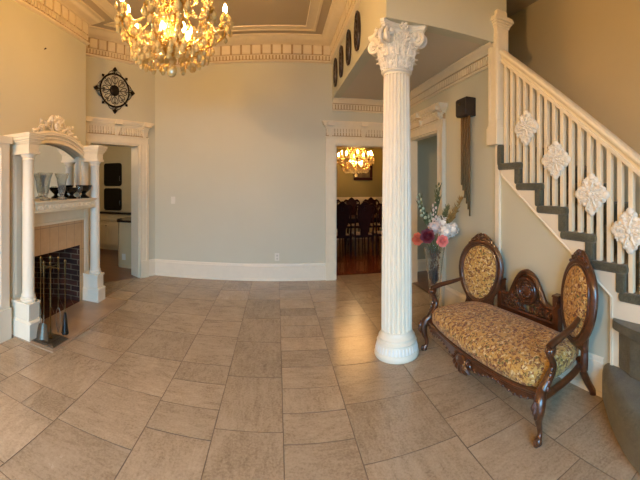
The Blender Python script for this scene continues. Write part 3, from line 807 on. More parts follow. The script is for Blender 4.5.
for k in range(8):
    mb = MB(); a = k*pi/4; big = k % 2 == 0
    e1 = Vector((cos(a),0,sin(a))); e2 = Vector((-sin(a),0,cos(a))); o = Vector((0,yo,0))
    L = .105 if big else .06
    mb.tube([o+e1*.25, o+e1*(.255+L*.6)], .007, 6)
    q = [(0,.012),(.35,.012),(.5,.045),(.62,.03),(.72,.028),(1.0,.0),(.72,-.028),(.62,-.03),(.5,-.045),(.35,-.012)]
    sc_ = 1 if big else .6
    pts = [o+e1*(.258+L*u)+e2*w*sc_ for u, w in q]
    vs = [tuple(p+Vector((0,-.008,0))) for p in pts]+[tuple(p+Vector((0,.006,0))) for p in pts]; n = len(pts)
    mb.add(vs, [tuple(range(n)), tuple(range(n,2*n))[::-1]]+[(i,(i+1)%n,n+(i+1)%n,n+i) for i in range(n)])
    if big:
        for s_ in (-1, 1):
            q = [o+e1*.262+e2*s_*.13*.9, o+e1*.30+e2*s_*.085, o+e1*.315+e2*s_*.045, o+e1*.29+e2*s_*.03, o+e1*.28+e2*s_*.05]
            mb.tube(smoothpath([tuple(p-e1*.02) for p in q], 4), .0055, 6)
    mb.build('finial', W['iron'], im)

# ------------------------------------------------------------------ oval plaques on the upper wall
labs = ['oval dark plaque on the upper wall, farthest of four from the column', 'oval dark plaque on the upper wall, second from the back wall', 'oval dark plaque on the upper wall, third from the back wall', 'oval dark plaque on the upper wall, nearest the column capital']
for y, lab in zip((5.02, 4.56, 4.08, 3.62), labs):
    t = thing('oval_plaque', lab, 'plaque', (XF, y, 3.165), 0, 'oval plaques in a row on the upper wall')
    mb = MB(); n = 40
    f = lambda a, b, x: [(x, a*cos(2*pi*i/n), b*sin(2*pi*i/n)) for i in range(n)]
    prof = [(0.0,.10,.205),(-.018,.112,.217),(-.03,.108,.213),(-.03,.092,.197),(-.02,.086,.19)]
    vs = []; fs = []
    for x, a, b in prof: vs += f(a, b, x)
    for i in range(len(prof)-1):
        for k in range(n): fs.append((i*n+k, i*n+(k+1)%n, (i+1)*n+(k+1)%n, (i+1)*n+k))
    fs.append(tuple(range(n))); mb.add(vs, fs); mb.build('frame', W['dark'], t)
    mb = MB(); mb.ball((-.016,0,0), (.012,.088,.192), 24, 14)
    for k in range(7): mb.ball((-.026,.04*sin(k*2.4),-.13+.043*k), (.01,.022,.026), 8, 6)
    mb.build('relief_panel', plain('dark_bronze', S(40,27,20), .5, .2, var=.3, scale=30), t)

# ------------------------------------------------------------------ door chime on the right wall
ch = thing('door_chime', 'dark brown boxed door chime with long hanging brass tubes', 'door chime', (XR, 3.17, 2.235))
mb = MB(); mb.prism([(0,0),(-.115,0),(-.13,.02),(-.13,.175),(-.118,.195),(0,.195)], -.105, .105, 'y'); mb.build('box', W['chimebox'], ch, bevel=.006)
mb = MB(); mb.ball((-.131,.02,.13), (.004,.022,.014), 10, 6); mb.ball((-.131,.055,.14), (.004,.014,.01), 8, 6); mb.build('emblem', W['brass'], ch)
for k, (y, zb) in enumerate(((.085,1.50),(.05,1.44),(.015,1.36),(-.02,1.30),(-.055,1.24),(-.085,1.17))):
    mb = MB(); mb.lathe([(.0,zb-2.235),(.0088,zb-2.235),(.0088,.004),(0,.004)], 14, Matrix.Translation((-.065,y,0))); mb.build('tube', W['tubebrass'], ch)

# switch and outlet on the back wall
t = thing('light_switch', 'small white light switch plate on the back wall', 'switch', (-1.68, YB, 1.25))
mb = MB(); mb.box((-.035,-.006,-.058),(.035,0,.058)); mb.build('plate', W['plate'], t, bevel=.002)
mb = MB(); mb.box((-.006,-.016,-.012),(.006,-.006,.012)); mb.build('toggle', W['plate'], t) 
t = thing('wall_outlet', 'white power outlet low on the back wall', 'outlet', (0.0, YB, .37))
mb = MB(); mb.box((-.035,-.006,-.058),(.035,0,.058)); mb.build('plate', W['plate'], t, bevel=.002)
for z in (-.024, .024):
    mb = MB(); mb.lathe([(.016,0),(.016,.004),(.013,.006),(0,.006)], 16, Matrix.Translation((0,-.005,z)) @ Matrix.Rotation(pi/2, 4, 'X')); mb.build('socket', plain('socket_plastic', S(200,195,180), .4), t)

t = thing('wall_nail', 'small dark nail left in the warm wall above the mantelpiece', 'nail', (XL, 3.10, 3.07))
mb = MB(); mb.tube([(0,0,0),(.02,0,.002)], .005, 8); mb.ball((.022,0,.002), .009, 8, 6); mb.build('shank', W['iron'], t)
# ------------------------------------------------------------------ staircase
stair = thing('staircase', 'green-carpeted staircase with white balustrade and carved lattice rosettes', 'staircase', (2.45, 1.6, 0))
def SB(name, m, fn, par=None, **k):
    mb = MB(); fn(mb); return mb.build(name, m, par or stair, world=True, **k)
RUN, RISE = .27, .1875
nose = [2.59-RUN*k for k in range(7)]          # nose[k] = front edge of the riser ABOVE tread k
zt = [1.705-RISE*k for k in range(7)]
XO = XR-.035                                    # outer face of the carpeted ends
def rounded_slab(mb, y0, y1, z0, z1, x0, x1, r=.025):
    pts = []
    for cx, cz, a0 in ((y0+r, z0+r, pi), (y1-r, z0+r, 1.5*pi), (y1-r, z1-r, 0), (y0+r, z1-r, .5*pi)):
        for i in range(5): pts.append((cx+r*cos(a0+i*pi/8), cz+r*sin(a0+i*pi/8)))
    mb.prism(pts, x0, x1, 'x')
def landing(mb):
    rounded_slab(mb, nose[0]-.02, 3.75, 1.83, 1.8925, XR+.11, XS, .02)
    rounded_slab(mb, nose[0]-.01, nose[0]+.05, zt[0]-.02, 1.88, XO, XS, .02)
SB('landing', W['carpet'], landing)
for k in range(6):
    def step(mb):
        yb, yf = nose[k]+.05, nose[k+1]-.022
        rounded_slab(mb, yf, yb, zt[k]-.064, zt[k], XO, XS)
        rounded_slab(mb, nose[k+1], nose[k+1]+.075, zt[k]-RISE-.01, zt[k]-.03, XO+.004, XS, .02)
    SB('step', W['carpet'], step, bevel=.012)
def foot_step(mb, outline, z0, z1, b):
    mb.prism(outline, z0, z1)
o7 = smoothpath([(2.02,1.335),(1.955,1.325),(1.915,1.25),(1.87,1.10),(1.83,.85),(1.80,.5),(1.80,-.1)], 5)+[(XS,-.1),(XS,1.335)]
SB('step', W['carpet'], lambda mb: (mb.prism(o7, .52, .58), mb.prism([(min(XS,x+.03) if x < XS else XS, y-.03 if y > 1.2 else y) for x, y in o7], .255, .53)), bevel=.022)
o8 = smoothpath([(2.09,1.47),(2.02,1.445),(1.945,1.405),(1.86,1.325),(1.765,1.225),(1.655,1.085),(1.57,.95),(1.49,.75),(1.44,.45),(1.42,-.2)], 5)
def bullnose(mb, out, z0, z1, r):
    """carpeted step with a rounded rim: the outline shrinks as it rises into the tread"""
    n = len(out); lv = []
    P = [Vector(p) for p in out]; nr = []
    for i in range(n):
        t = (P[min(i+1,n-1)]-P[max(i-1,0)]).normalized(); nr.append(Vector((-t.y, t.x)))
    if nr[n//2].x < 0: nr = [-q for q in nr]
    for k in range(9):
        a = pi/2*k/8; lv.append((r*(1-cos(a)), z1-r+r*sin(a)))
    lv = [(.012, z0), (0, z0+.04)]+lv
    vs = []
    for off, z in lv: vs += [(min(XS, P[i].x+nr[i].x*off), P[i].y+nr[i].y*off, z) for i in range(n)]+[(XS, P[-1].y, z), (XS, P[0].y-off, z)]
    m = n+2; fs = []
    for i in range(len(lv)-1):
        for k in range(m): fs.append((i*m+k, i*m+(k+1)%m, (i+1)*m+(k+1)%m, (i+1)*m+k))
    fs += [tuple(range(m))[::-1], tuple(range((len(lv)-1)*m, len(lv)*m))]
    mb.add(vs, fs)
SB('step', W['carpet'], lambda mb: bullnose(mb, o8, .0, .25, .075), smooth=60)
def stringer(mb):
    lo = lambda y: 1.615-.70*(2.62-y)
    xa, xb = XR-.022, XR+.02
    segs = [(2.60, 2.615, 1.80, 1.80)]
    for k in range(6):
        ya, yb = nose[k]+.02, nose[k+1]+.02
        segs.append((yb, ya, zt[k]-.03, zt[k]-.03))
    for yb, ya, za, zb in segs:
        cuts = [yb, ya] if not (yb < 1.345 < ya) else [yb, 1.345, ya]
        for c0, c1 in zip(cuts[:-1], cuts[1:]):
            l0, l1 = (lo(c0), lo(c1)) if c0 >= 1.344 else (.2, .2)
            mb.add([(xa,c0,l0),(xb,c0,l0),(xb,c1,l1),(xa,c1,l1),(xa,c0,za),(xb,c0,za),(xb,c1,zb),(xa,c1,zb)], [(0,3,2,1),(4,5,6,7),(0,1,5,4),(1,2,6,5),(2,3,7,6),(3,0,4,7)])
    mb.tube([(xa, 2.60, lo(2.60)), (xa, 1.345, lo(1.345))], .009, 8)
    mb.box((XR-.027,1.337,.2),(XR+.015,1.358,lo(1.345)))
SB('stringer', W['white'], stringer, smooth=0)
def under(mb): mb.prism([(2.64,0),(2.64,1.72),(2.40,1.55),(1.345,.80),(1.0,.5),(1.0,0)], XR-.004, XR+.06, 'x')
mb = MB(); under(mb); structure(mb, 'wall_under_stair', W['wall'], smooth=0)
# newel hanging at the turn
def newel(mb):
    x, y = 2.01, 2.68
    mb.box((x-.085,y-.085,1.885),(x+.085,y+.085,2.05)); mb.box((x-.078,y-.078,2.05),(x+.078,y+.078,2.07)); mb.box((x-.07,y-.07,2.05),(x+.07,y+.07,3.02))
    for sx, sy in ((-1,0),(0,-1)):
        for d in (-.045,.045):
            if sx: mb.box((x-.077,y+d-.02,2.12),(x-.07,y+d+.02,2.95))
            else: mb.box((x+d-.02,y-.077,2.12),(x+d+.02,y-.07,2.95))
def newelcap(mb):
    x, y = 2.01, 2.68
    for z0, z1, o in ((3.00,3.02,.078),(3.02,3.04,.085),(3.04,3.06,.095),(3.06,3.085,.108),(3.085,3.105,.10),(3.105,3.165,.062)):
        mb.box((x-o,y-o,z0),(x+o,y+o,z1))
    mb.taper((x,y),.062,.062,3.165,.045,.045,3.185)
nw = SB('newel_post', W['ivory'], newel, bevel=.004); SB('newel_cap', W['ivory'], newelcap, nw, bevel=.004)
SL = .752
rz = lambda y: 2.733-SL*(2.61-y)               # rail centre height
XB = XR+.015
def rail(mb):
    prof = [(-.035,-.062),(.035,-.062),(.035,-.03),(.028,-.025),(.028,.0),(.045,.012),(.05,.03),(.045,.052),(.028,.064),(-.028,.064),(-.045,.052),(-.05,.03),(-.045,.012),(-.028,.0),(-.028,-.025),(-.035,-.03)]
    ya, yb = 2.605, .35
    vs = [(XB+x, ya, rz(ya)+z*1.0) for x, z in prof]+[(XB+x, yb, rz(yb)+z) for x, z in prof]; n = len(prof)
    mb.add(vs, [tuple(range(n)), tuple(range(n,2*n))[::-1]]+[(i,(i+1)%n,n+(i+1)%n,n+i) for i in range(n)])
SB('handrail', W['ivory'], rail, smooth=25)
for k in range(6):
    for j in range(3):
        y = nose[k]-.035-.09*j
        z0 = zt[k]; z1 = rz(y)-.05
        SB('baluster', W['ivory'], lambda mb: mb.box((XB-.019,y-.019,z0-.002),(XB+.019,y+.019,z1)), bevel=.003)
for j in range(8):
    y = nose[6]-.05-.095*j
    SB('baluster', W['ivory'], lambda mb: mb.box((XB-.019,y-.019,.579),(XB+.019,y+.019,rz(y)-.05)), bevel=.003)
# carved quatrefoil rosettes fixed over the balusters
def rosette(yc, zc):
    mb = MB(); x0 = XB-.028; r_ = random.Random(int(yc*100))
    def lobe(dy, dz, r):
        mb.ball((x0, yc+dy, zc+dz), (.018, r, r), 14, 8)
    lobe(0,0,.075)
    for a in range(4):
        c, s_ = cos(a*pi/2), sin(a*pi/2)
        lobe(.085*c,.085*s_,.05); lobe(.125*c,.125*s_,.034); lobe(.07*c-.035*s_,.07*s_+.035*c,.03); lobe(.07*c+.035*s_,.07*s_-.035*c,.03)
        lobe(.105*c-.034*s_,.105*s_+.034*c,.026); lobe(.105*c+.034*s_,.105*s_-.034*c,.026)
    for a in range(4):
        c, s_ = cos(a*pi/2+pi/4), sin(a*pi/2+pi/4); lobe(.082*c,.082*s_,.036)
    for ring_, n, r in ((.03,6,.014),(.06,10,.016),(.09,12,.015),(.115,8,.015)):
        for k in range(n):
            a = 2*pi*k/n+ring_*30
            mb.ball((x0-.019+ring_*.06, yc+ring_*cos(a), zc+ring_*sin(a)), (.014,r,r*.8), 8, 6)
    for a in range(8):
        e1 = Vector((0,cos(a*pi/4),sin(a*pi/4))); e2 = Vector((0,-sin(a*pi/4),cos(a*pi/4)))
        q = [Vector((x0-.018,yc,zc))+e1*.03, Vector((x0-.024,yc,zc))+e1*.07+e2*.02, Vector((x0-.018,yc,zc))+e1*.10+e2*.03, Vector((x0-.02,yc,zc))+e1*.115+e2*.01]
        mb.tube(q, .007, 6)
    mb.ball((x0-.024,yc,zc), (.014,.02,.02), 10, 8)
    mb.build('carved_rosette', W['plaster'], stair, world=True, smooth=60)
for px, py in ((525.0,128),(554.5,160),(590.5,194.5),(629,231)):
    th = (px-277)/344; y = (XB-.04)/math.tan(th); rho = (XB-.04)/sin(th)
    rosette(y, 1.5+(185-py)*rho/344)

# ------------------------------------------------------------------ settee
SETX, SETY, SROT = 1.352, 2.135, R(-87.4)
sofa = thing('settee', 'carved dark wood settee with oval medallion back and floral tapestry seat', 'settee', (SETX, SETY, 0), SROT)
wd = W['walnut']
HL = .70
fy = lambda x: -.055*(1-(x/HL)**2)+.03*abs(x/HL)**6           # bowed front line
by = lambda x: .555-.055*(x/HL)**2                              # back line, wrapping forward at the ends
def outline(off=0, n=28):
    P = []
    for i in range(n+1):
        x = -HL+.02+(2*HL-.04)*i/n; P.append((x, fy(x)))
    for i in range(n+1):
        t = i/n; x = HL-.05-(2*HL-.10)*t; P.append((x, by(x)))
    # round the corners, offset inwards
    P2 = P
    for _ in range(2):
        P2 = [((P2[k-1][0]+2*P2[k][0]+P2[(k+1)%len(P2)][0])/4, (P2[k-1][1]+2*P2[k][1]+P2[(k+1)%len(P2)][1])/4) for k in range(len(P2))]
    out = []
    for k in range(len(P2)):
        a = Vector(P2[k-1]); b = Vector(P2[(k+1)%len(P2)]); t = (b-a).normalized(); nrm = Vector((-t.y, t.x))
        out.append((P2[k][0]+nrm.x*off, P2[k][1]+nrm.y*off))
    return out
mb = MB(); vs = []; fs = []
levels = [(.03,.265),(.006,.275),(-.004,.31),(-.008,.345),(.0,.375),(.018,.397),(.045,.410)]
for off, z in levels: vs += [(x, y, z) for x, y in outline(off)]
n = len(outline())
ring0 = outline(.045)
for q, zz in ((.9,.420),(.75,.429),(.5,.435),(.22,.438)):        # the crowned top closes on the middle of the seat
    vs += [(x*q, .25+(y-.25)*q, zz) for x, y in ring0]
nl = len(levels)+4
for i in range(nl-1):
    for k in range(n): fs.append((i*n+k, i*n+(k+1)%n, (i+1)*n+(k+1)%n, (i+1)*n+k))
vs.append((0,.25,.4385))
for k in range(n): fs.append(((nl-1)*n+k, (nl-1)*n+(k+1)%n, nl*n))
fs.append(tuple(range(n))[::-1])
mb.add(vs, fs); mb.build('seat', W['tapestry'], sofa, smooth=70)
# seat rail with shaped apron
def apron(mb):
    N = 60; xs = [-HL+2*HL*i/N for i in range(N+1)]
    def zb(x):
        u = abs(x)/HL
        return .238-.028*cos(u*pi*2.0)*0-.018*(1+cos(min(1,u*2.6)*pi))-.012*(1-cos(u*pi*4))
    vs = []; fs = []
    for x in xs:
        y = fy(x)-.012
        vs += [(x,y-.006,.288),(x,y-.012,.272),(x,y-.002,.262),(x,y-.008,zb(x)+.012),(x,y,zb(x)),(x,y+.03,zb(x)),(x,y+.03,.288)]
    m_ = 7
    for i in range(N):
        for k in range(m_): fs.append((i*m_+k, i*m_+(k+1)%m_, (i+1)*m_+(k+1)%m_, (i+1)*m_+k))
    fs += [tuple(range(m_)), tuple(range(N*m_, N*m_+m_))]
    mb.add(vs, fs)
    for x in xs[2:-2:2]: mb.ball((x, fy(x)-.022, zb(x)+.012), (.013,.008,.010), 8, 6)
    mb.tube([(x, fy(x)-.018, .283) for x in xs], .008, 8)
mb = MB(); apron(mb); fr = mb.build('front_rail', wd, sofa)
mb = MB()                                                   # carved pendant under the rail's middle
for k in range(5):
    a = R(-60+30*k)
    spath4(mb, [(.01*k-.02, fy(0)-.018, .262, .012),(.075*sin(a), fy(0)-.038, .235-.05*cos(a), .024),(.115*sin(a), fy(0)-.025, .205-.062*cos(a), .006)], 8)
mb.ball((0,fy(0)-.03,.235), (.075,.028,.042), 14, 8)
for s_ in (-1,1):
    mb.tube(spiral((s_*.085,fy(0)-.028,.232), .034, .008, pi/2, 1.3*s_, 18), .010, 8)
mb.build('carved_pendant', wd, fr)
for s_ in (-1, 1):
    mb = MB(); spath4(mb, [(s_*.695,.0,.262,.03),(s_*.69,.15,.255,.024),(s_*.675,.32,.255,.024),(s_*.65,.47,.262,.028)], 10); mb.build('side_rail', wd, sofa)
    # cabriole front leg
    mb = MB()
    spath4(mb, [(s_*.69,.02,.30,.030),(s_*.705,-.012,.262,.038),(s_*.712,-.03,.21,.036),(s_*.702,-.022,.15,.025),(s_*.694,-.005,.095,.0175),(s_*.696,-.006,.055,.016),(s_*.702,-.024,.028,.021),(s_*.702,-.03,.012,.016)], 12)
    mb.tube(spiral((s_*.702,-.034,.030), .022, .006, -pi/2, -1.2, 16, (0,1,0), (0,0,1)), .011, 8)
    mb.ball((s_*.702,-.022,.013), (.02,.024,.013), 12, 8)
    for k in range(3): spath4(mb, [(s_*.712,-.055,.275-.02*k,.008),(s_*(.712+.012*(k-1)),-.068,.235-.02*k,.012),(s_*.708,-.055,.20-.018*k,.003)], 6)
    mb.build('leg', wd, sofa)
    mb = MB()
    spath4(mb, [(s_*.64,.455,.30,.030),(s_*.645,.475,.22,.029),(s_*.655,.52,.12,.026),(s_*.662,.565,.045,.024),(s_*.664,.58,.0125,.026),(s_*.664,.58,.0,.026)], 10); mb.build('leg', wd, sofa)
def medallion(sgn):
    u0 = .568*sgn+.042
    M = Matrix.Translation((u0, .478, .688)) @ Matrix.Rotation(-sgn*R(24), 4, 'Z') @ Matrix.Rotation(R(-6), 4, 'X')
    A, H = .194, .262
    egg = lambda t, a, h, y=0: (a*sin(t)*(1+.10*cos(t)), y, h*cos(t))
    n = 56
    mb = MB()
    mb.tube([egg(2*pi*i/n, A+.014, H+.012, -.004) for i in range(n)], .030, 10, True, M)
    mb.tube([egg(2*pi*i/n, A-.014, H-.012, -.026) for i in range(n)], .010, 8, True, M)
    mb.tube([egg(2*pi*i/n, A+.034, H+.03, -.008) for i in range(n)], .013, 8, True, M)
    # stiles running down into the seat rail
    for q in (-1, 1):
        spath4(mb, [(q*.14,.0,-.19,.024),(q*.12,.01,-.26,.026),(q*.115,.02,-.36,.028),(q*.11,.03,-.43,.026)], 8, M=M)
    mb.prism([(-.15,-.30),(.15,-.30),(.12,-.22),(0,-.25),(-.12,-.22)], -.012, .02, 'y', M)
    f = mb.build('medallion_frame', wd, sofa)
    mb = MB()
    vs = [M @ Vector((0,-.062,0))]; fs = []
    rings_ = [(.3,-.060),(.6,-.054),(.82,-.043),(.95,-.028),(1.0,-.012),(1.0,.004)]
    for q, y in rings_:
        vs += [M @ Vector(egg(2*pi*i/n, (A-.006)*q, (H-.004)*q, y)) for i in range(n)]
    for k in range(n): fs.append((0, 1+k, 1+(k+1)%n))
    for i in range(len(rings_)-1):
        for k in range(n): fs.append((1+i*n+k, 1+i*n+(k+1)%n, 1+(i+1)*n+(k+1)%n, 1+(i+1)*n+k))
    fs.append(tuple(range(1+(len(rings_)-1)*n, 1+len(rings_)*n)))
    mb.add(vs, fs); mb.build('upholstered_pad', W['tapestry'], f, smooth=70)
    mb = MB()                                               # back board
    mb.add([M @ Vector(egg(2*pi*i/n, A+.01, H+.01, .02)) for i in range(n)]+[M @ Vector(egg(2*pi*i/n, A+.01, H+.01, .005)) for i in range(n)], [tuple(range(n)), tuple(range(n,2*n))[::-1]]+[(i,(i+1)%n,n+(i+1)%n,n+i) for i in range(n)])
    mb.build('back_board', wd, f)
    mb = MB()                                               # carved crest
    zc = H+.03
    for q in (-1, 1):
        spath4(mb, [(0,-.01,zc+.052,.010),(q*.03,-.014,zc+.046,.017),(q*.065,-.014,zc+.022,.018),(q*.105,-.012,zc-.012,.016),(q*.145,-.010,zc-.062,.012)], 8, M=M)
        spath4(mb, [(q*.01,-.022,zc+.005,.016),(q*.05,-.024,zc+.004,.014),(q*.09,-.02,zc-.022,.008)], 8, M=M)
        for k in range(4): mb.ball((q*(.03+.03*k),-.026,zc+.034-.004*k-.006*k*k), (.017,.012,.013), 8, 6, M)
    mb.ball((0,-.022,zc+.03), (.03,.02,.034), 12, 8, M)
    for k in range(5): mb.ball((.024*cos(pi*k/4),-.034,zc+.034+.024*sin(pi*k/4)), (.011,.010,.011), 8, 6, M)
    mb.build('carved_crest', wd, f)
medallion(-1); medallion(1)
# pierced centre of the back with the round medallion
YB2 = .575
mb = MB()
topl = smoothpath([(-.37,.56,.60,.026),(-.335,.57,.545,.022),(-.28,YB2,.525,.020),(-.215,YB2,.545,.020),(-.165,YB2,.625,.021),(-.105,YB2,.715,.022),(-.05,YB2,.755,.024),(0,YB2,.768,.026)], 5)
topl = topl+[(-p[0],)+tuple(p[1:]) for p in topl[::-1][1:]]
mb.tube([p[:3] for p in topl], [p[3] for p in topl], 10)
mb.tube([(p[0],p[1]-.02,p[2]+.004) for p in topl], [p[3]*.45 for p in topl], 8)
for s_ in (-1,1):
    mb.box((s_*.335-.028,.545,.36),(s_*.335+.028,.60,.635)); mb.taper((s_*.335,.572),.034,.032,.635,.03,.028,.65)
back = mb.build('top_rail', wd, sofa)
mb = MB(); mb.box((-.36,YB2-.015,.35),(.36,YB2+.02,.425)); mb.tube([(-.36,YB2-.018,.425),(.36,YB2-.018,.425)], .012, 8); mb.build('bottom_rail', wd, sofa)
mb = MB()
M = Matrix.Translation((0,YB2-.002,.615)) @ Matrix.Rotation(pi/2, 4, 'X')
mb.lathe([(.112,-.015),(.122,-.005),(.122,.012),(.112,.026),(.100,.026),(.095,.014),(.088,.012),(.082,.022),(.074,.022),(.068,.012),(.05,.016),(.028,.028),(.0,.032)], 40, M)
mb.lathe([(.112,-.015),(0,-.015)], 40, M)
for k in range(12): mb.ball((.05*cos(k*pi/6),.05*sin(k*pi/6),.018), (.014,.014,.01), 8, 6, M)
mb.build('round_medallion', wd, sofa)
mb = MB()
for s_ in (-1, 1):
    for (cx_, cz, r0, a0, tr) in ((.255,.47,.040,.3,1.4),(.185,.475,.042,1.2,1.3),(.215,.52,.030,2.5,1.2),(.13,.46,.030,.6,1.2),(.29,.515,.026,2,1.2),(.145,.555,.028,3,1.2),(.165,.60,.020,1,1.0),(.06,.465,.026,2.2,1.2),(.12,.505,.022,0,1.1)):
        mb.tube(spiral((s_*cx_,YB2-.004,cz), r0, .008, a0, tr*s_, 20), .0085, 7)
    for q in ([(s_*.32,.44),(s_*.27,.52),(s_*.2,.50),(s_*.15,.58)],[(s_*.30,.53),(s_*.23,.45),(s_*.15,.49),(s_*.11,.44)],[(s_*.25,.43),(s_*.21,.47),(s_*.23,.53)],[(s_*.1,.43),(s_*.14,.5),(s_*.19,.55)],[(s_*.02,.43),(s_*.06,.48),(s_*.10,.53)]):
        spath4(mb, [(x,YB2,z,.010) for x, z in q], 7)
mb.build('pierced_fretwork', wd, sofa)
for s_ in (-1, 1):
    mb = MB()
    spath4(mb, [(s_*.665,.44,.62,.022),(s_*.685,.38,.605,.020),(s_*.705,.28,.585,.023),(s_*.716,.17,.572,.026),(s_*.718,.09,.558,.027),(s_*.718,.055,.545,.026)], 12, flat=.8)
    sp = spiral((s_*.718,.062,.520), .030, .008, pi/2, 1.25, 18, (0,-1,0), (0,0,1))
    mb.tube(sp, [.021-.009*i/18 for i in range(19)], 10)
    for q in (-1,1): mb.ball((s_*.718+q*.018,.060,.522), (.014,.024,.024), 12, 8)
    spath4(mb, [(s_*.718,.052,.505,.020),(s_*.712,.085,.455,.021),(s_*.706,.10,.41,.024),(s_*.70,.075,.36,.029),(s_*.695,.035,.315,.032),(s_*.692,.015,.285,.032)], 12)
    for k in range(4): mb.ball((s_*(.706+.018),.075-.012*k,.41-.033*k), (.01,.018,.02), 8, 6)
    mb.build('arm', wd, sofa)

# ------------------------------------------------------------------ chandelier
def chandelier(loc, label, group, ztop, bulbmat, narm=10, drops=True):
    ch = thing('crystal_chandelier', label, 'chandelier', loc)
    rn = random.Random(3)
    gold, cr = W['gold'], W['crystal']
    mb = MB(); mb.lathe([(0,.16),(.03,.163),(.055,.175),(.085,.20),(.115,.235),(.12,.245),(.10,.247),(.05,.225),(0,.215)], 32, rad=lambda a, z: 1+.03*cos(a*16)); mb.build('bowl', gold, ch)
    mb = MB(); mb.lathe([(0,0),(.02,.004),(.036,.022),(.040,.042),(.034,.062),(.016,.08),(.009,.088),(.009,.10),(.02,.11),(.026,.125),(.015,.145),(.01,.165),(0,.165)], 12); mb.build('finial_drop', cr, ch, smooth=0)
    mb = MB(); mb.lathe([(.018,.22),(.03,.25),(.055,.27),(.05,.29),(.022,.32),(.02,.40),(.04,.44),(.05,.48),(.03,.54),(.018,.58),(.02,.70),(.05,.74),(.05,.76),(.02,.80),(.014,.95),(.03,1.0),(.012,1.04),(.009,min(1.12,ztop-.06)),(.009,ztop-.06),(.05,ztop-.045),(.065,ztop-.01),(.065,ztop),(0,ztop)], 20); mb.build('stem', gold, ch)
    drop_me = None
    mb = MB(); mb.lathe([(0,-.062),(.010,-.058),(.0175,-.044),(.018,-.034),(.012,-.02),(.004,-.006),(0,-.003)], 6)
    mb.ball((0,0,.006), (.008,.008,.008), 6, 4)
    dr0 = mb.build('crystal_drop', cr, ch, smooth=0); dp = []
    bead0 = None
    for k in range(narm):
        a = 2*pi*(k+.3)/narm; M = Matrix.Rotation(a, 4, 'Z')
        inner = k % 2
        R1 = .425 if not inner else .36
        zc = .40 if not inner else .43
        mb = MB(); spath4(mb, [(.05,0,.27,.010),(.12,0,.215,.010),(.22,0,.20,.010),(.32,0,.245,.009),(R1-.012,0,.31,.008),(R1,0,zc-.03,.008)], 8, M=M)
        mb.tube(spiral((.17,0,.255), .04, .01, -pi/2, 1.2, 14), .006, 6, M=M)
        mb.lathe([(.006,zc-.04),(.03,zc-.03),(.048,zc-.012),(.05,zc-.006),(.02,zc-.01),(.014,zc+.0),(.016,zc+.02),(.012,zc+.022)], 16, M @ Matrix.Translation((R1,0,0)), rad=None)
        arm = mb.build('arm', gold, ch)
        mb = MB(); mb.lathe([(.0115,zc+.01),(.011,zc+.095),(.004,zc+.10)], 12, M @ Matrix.Translation((R1,0,0))); mb.build('candle_sleeve', W['candle'], arm)
        mb = MB(); mb.lathe([(.003,zc+.10),(.010,zc+.108),(.0165,zc+.128),(.015,zc+.148),(.008,zc+.168),(.0,zc+.185)], 10, M @ Matrix.Translation((R1,0,0))); mb.build('bulb', bulbmat, arm)
        for j in range(4):
            b = 2*pi*j/4+.4; dp.append((M @ Vector((R1+.046*cos(b), .046*sin(b), zc-.012)), 1.05+.25*rn.random()))
        dp.append((M @ Vector((.22,0,.19)), 1.2)); dp.append((M @ Vector((.325,0,.236)), 1.15))
    for k in range(5):                                     # inner bulbs added about the stem to light the lower drops from inside
        a = 2*pi*(k+.55)/5; M = Matrix.Rotation(a, 4, 'Z')
        mb = MB(); spath4(mb, [(.04,0,.29,.007),(.09,0,.275,.007),(.135,0,.29,.008),(.14,0,.31,.009)], 8, M=M)
        arm = mb.build('arm', gold, ch)
        mb = MB(); mb.lathe([(.004,.31),(.011,.318),(.0175,.34),(.015,.362),(.008,.38),(.0,.395)], 10, M @ Matrix.Translation((.14,0,0))); mb.build('bulb', bulbmat, arm)
    # an upper tier of short arms
    for k in range(5):
        a = 2*pi*(k+.1)/5; M = Matrix.Rotation(a, 4, 'Z')
        mb = MB(); spath4(mb, [(.03,0,.58,.008),(.09,0,.54,.008),(.16,0,.55,.008),(.20,0,.60,.007),(.21,0,.63,.007)], 8, M=M)
        mb.lathe([(.006,.62),(.03,.63),(.045,.648),(.02,.65),(.014,.66),(.012,.68)], 14, M @ Matrix.Translation((.21,0,0)))
        arm = mb.build('arm', gold, ch)
        mb = MB(); mb.lathe([(.0115,.67),(.011,.745),(.004,.75)], 12, M @ Matrix.Translation((.21,0,0))); mb.build('candle_sleeve', W['candle'], arm)
        mb = MB(); mb.lathe([(.003,.75),(.010,.758),(.0165,.778),(.015,.798),(.008,.818),(.0,.835)], 10, M @ Matrix.Translation((.21,0,0))); mb.build('bulb', bulbmat, arm)
        for j in range(3):
            b = 2*pi*j/3; dp.append((M @ Vector((.21+.042*cos(b), .042*sin(b), .64)), 1.0))
        dp.append((M @ Vector((.13,0,.535)), 1.1))
    for r, z, n_, s_ in ((.10,.235,10,1.1),(.17,.19,14,1.0),(.255,.195,18,1.15),(.29,.215,18,1.0)):
        for k in range(n_):
            a = 2*pi*(k+.5*(n_ % 4 == 2))/n_+r; dp.append((Vector((r*cos(a), r*sin(a), z-.015-.02*rn.random())), s_+.25*rn.random()))
    rn.shuffle(dp)
    dp.sort(key=lambda q: -q[1])
    for i, (p, s_) in enumerate(dp[:99]):
        o = dr0 if i == 0 else dr0.copy()
        if i: COL.objects.link(o)
        o.parent = ch; o.location = p; o.scale = (s_, s_, s_)
    mb = MB()
    for p, s_ in dp[99:]: mb.lathe([(0,-.062),(.010,-.058),(.0175,-.044),(.018,-.034),(.012,-.02),(.004,-.006),(0,-.003)], 6, Matrix.Translation(p) @ Matrix.Scale(s_, 4))
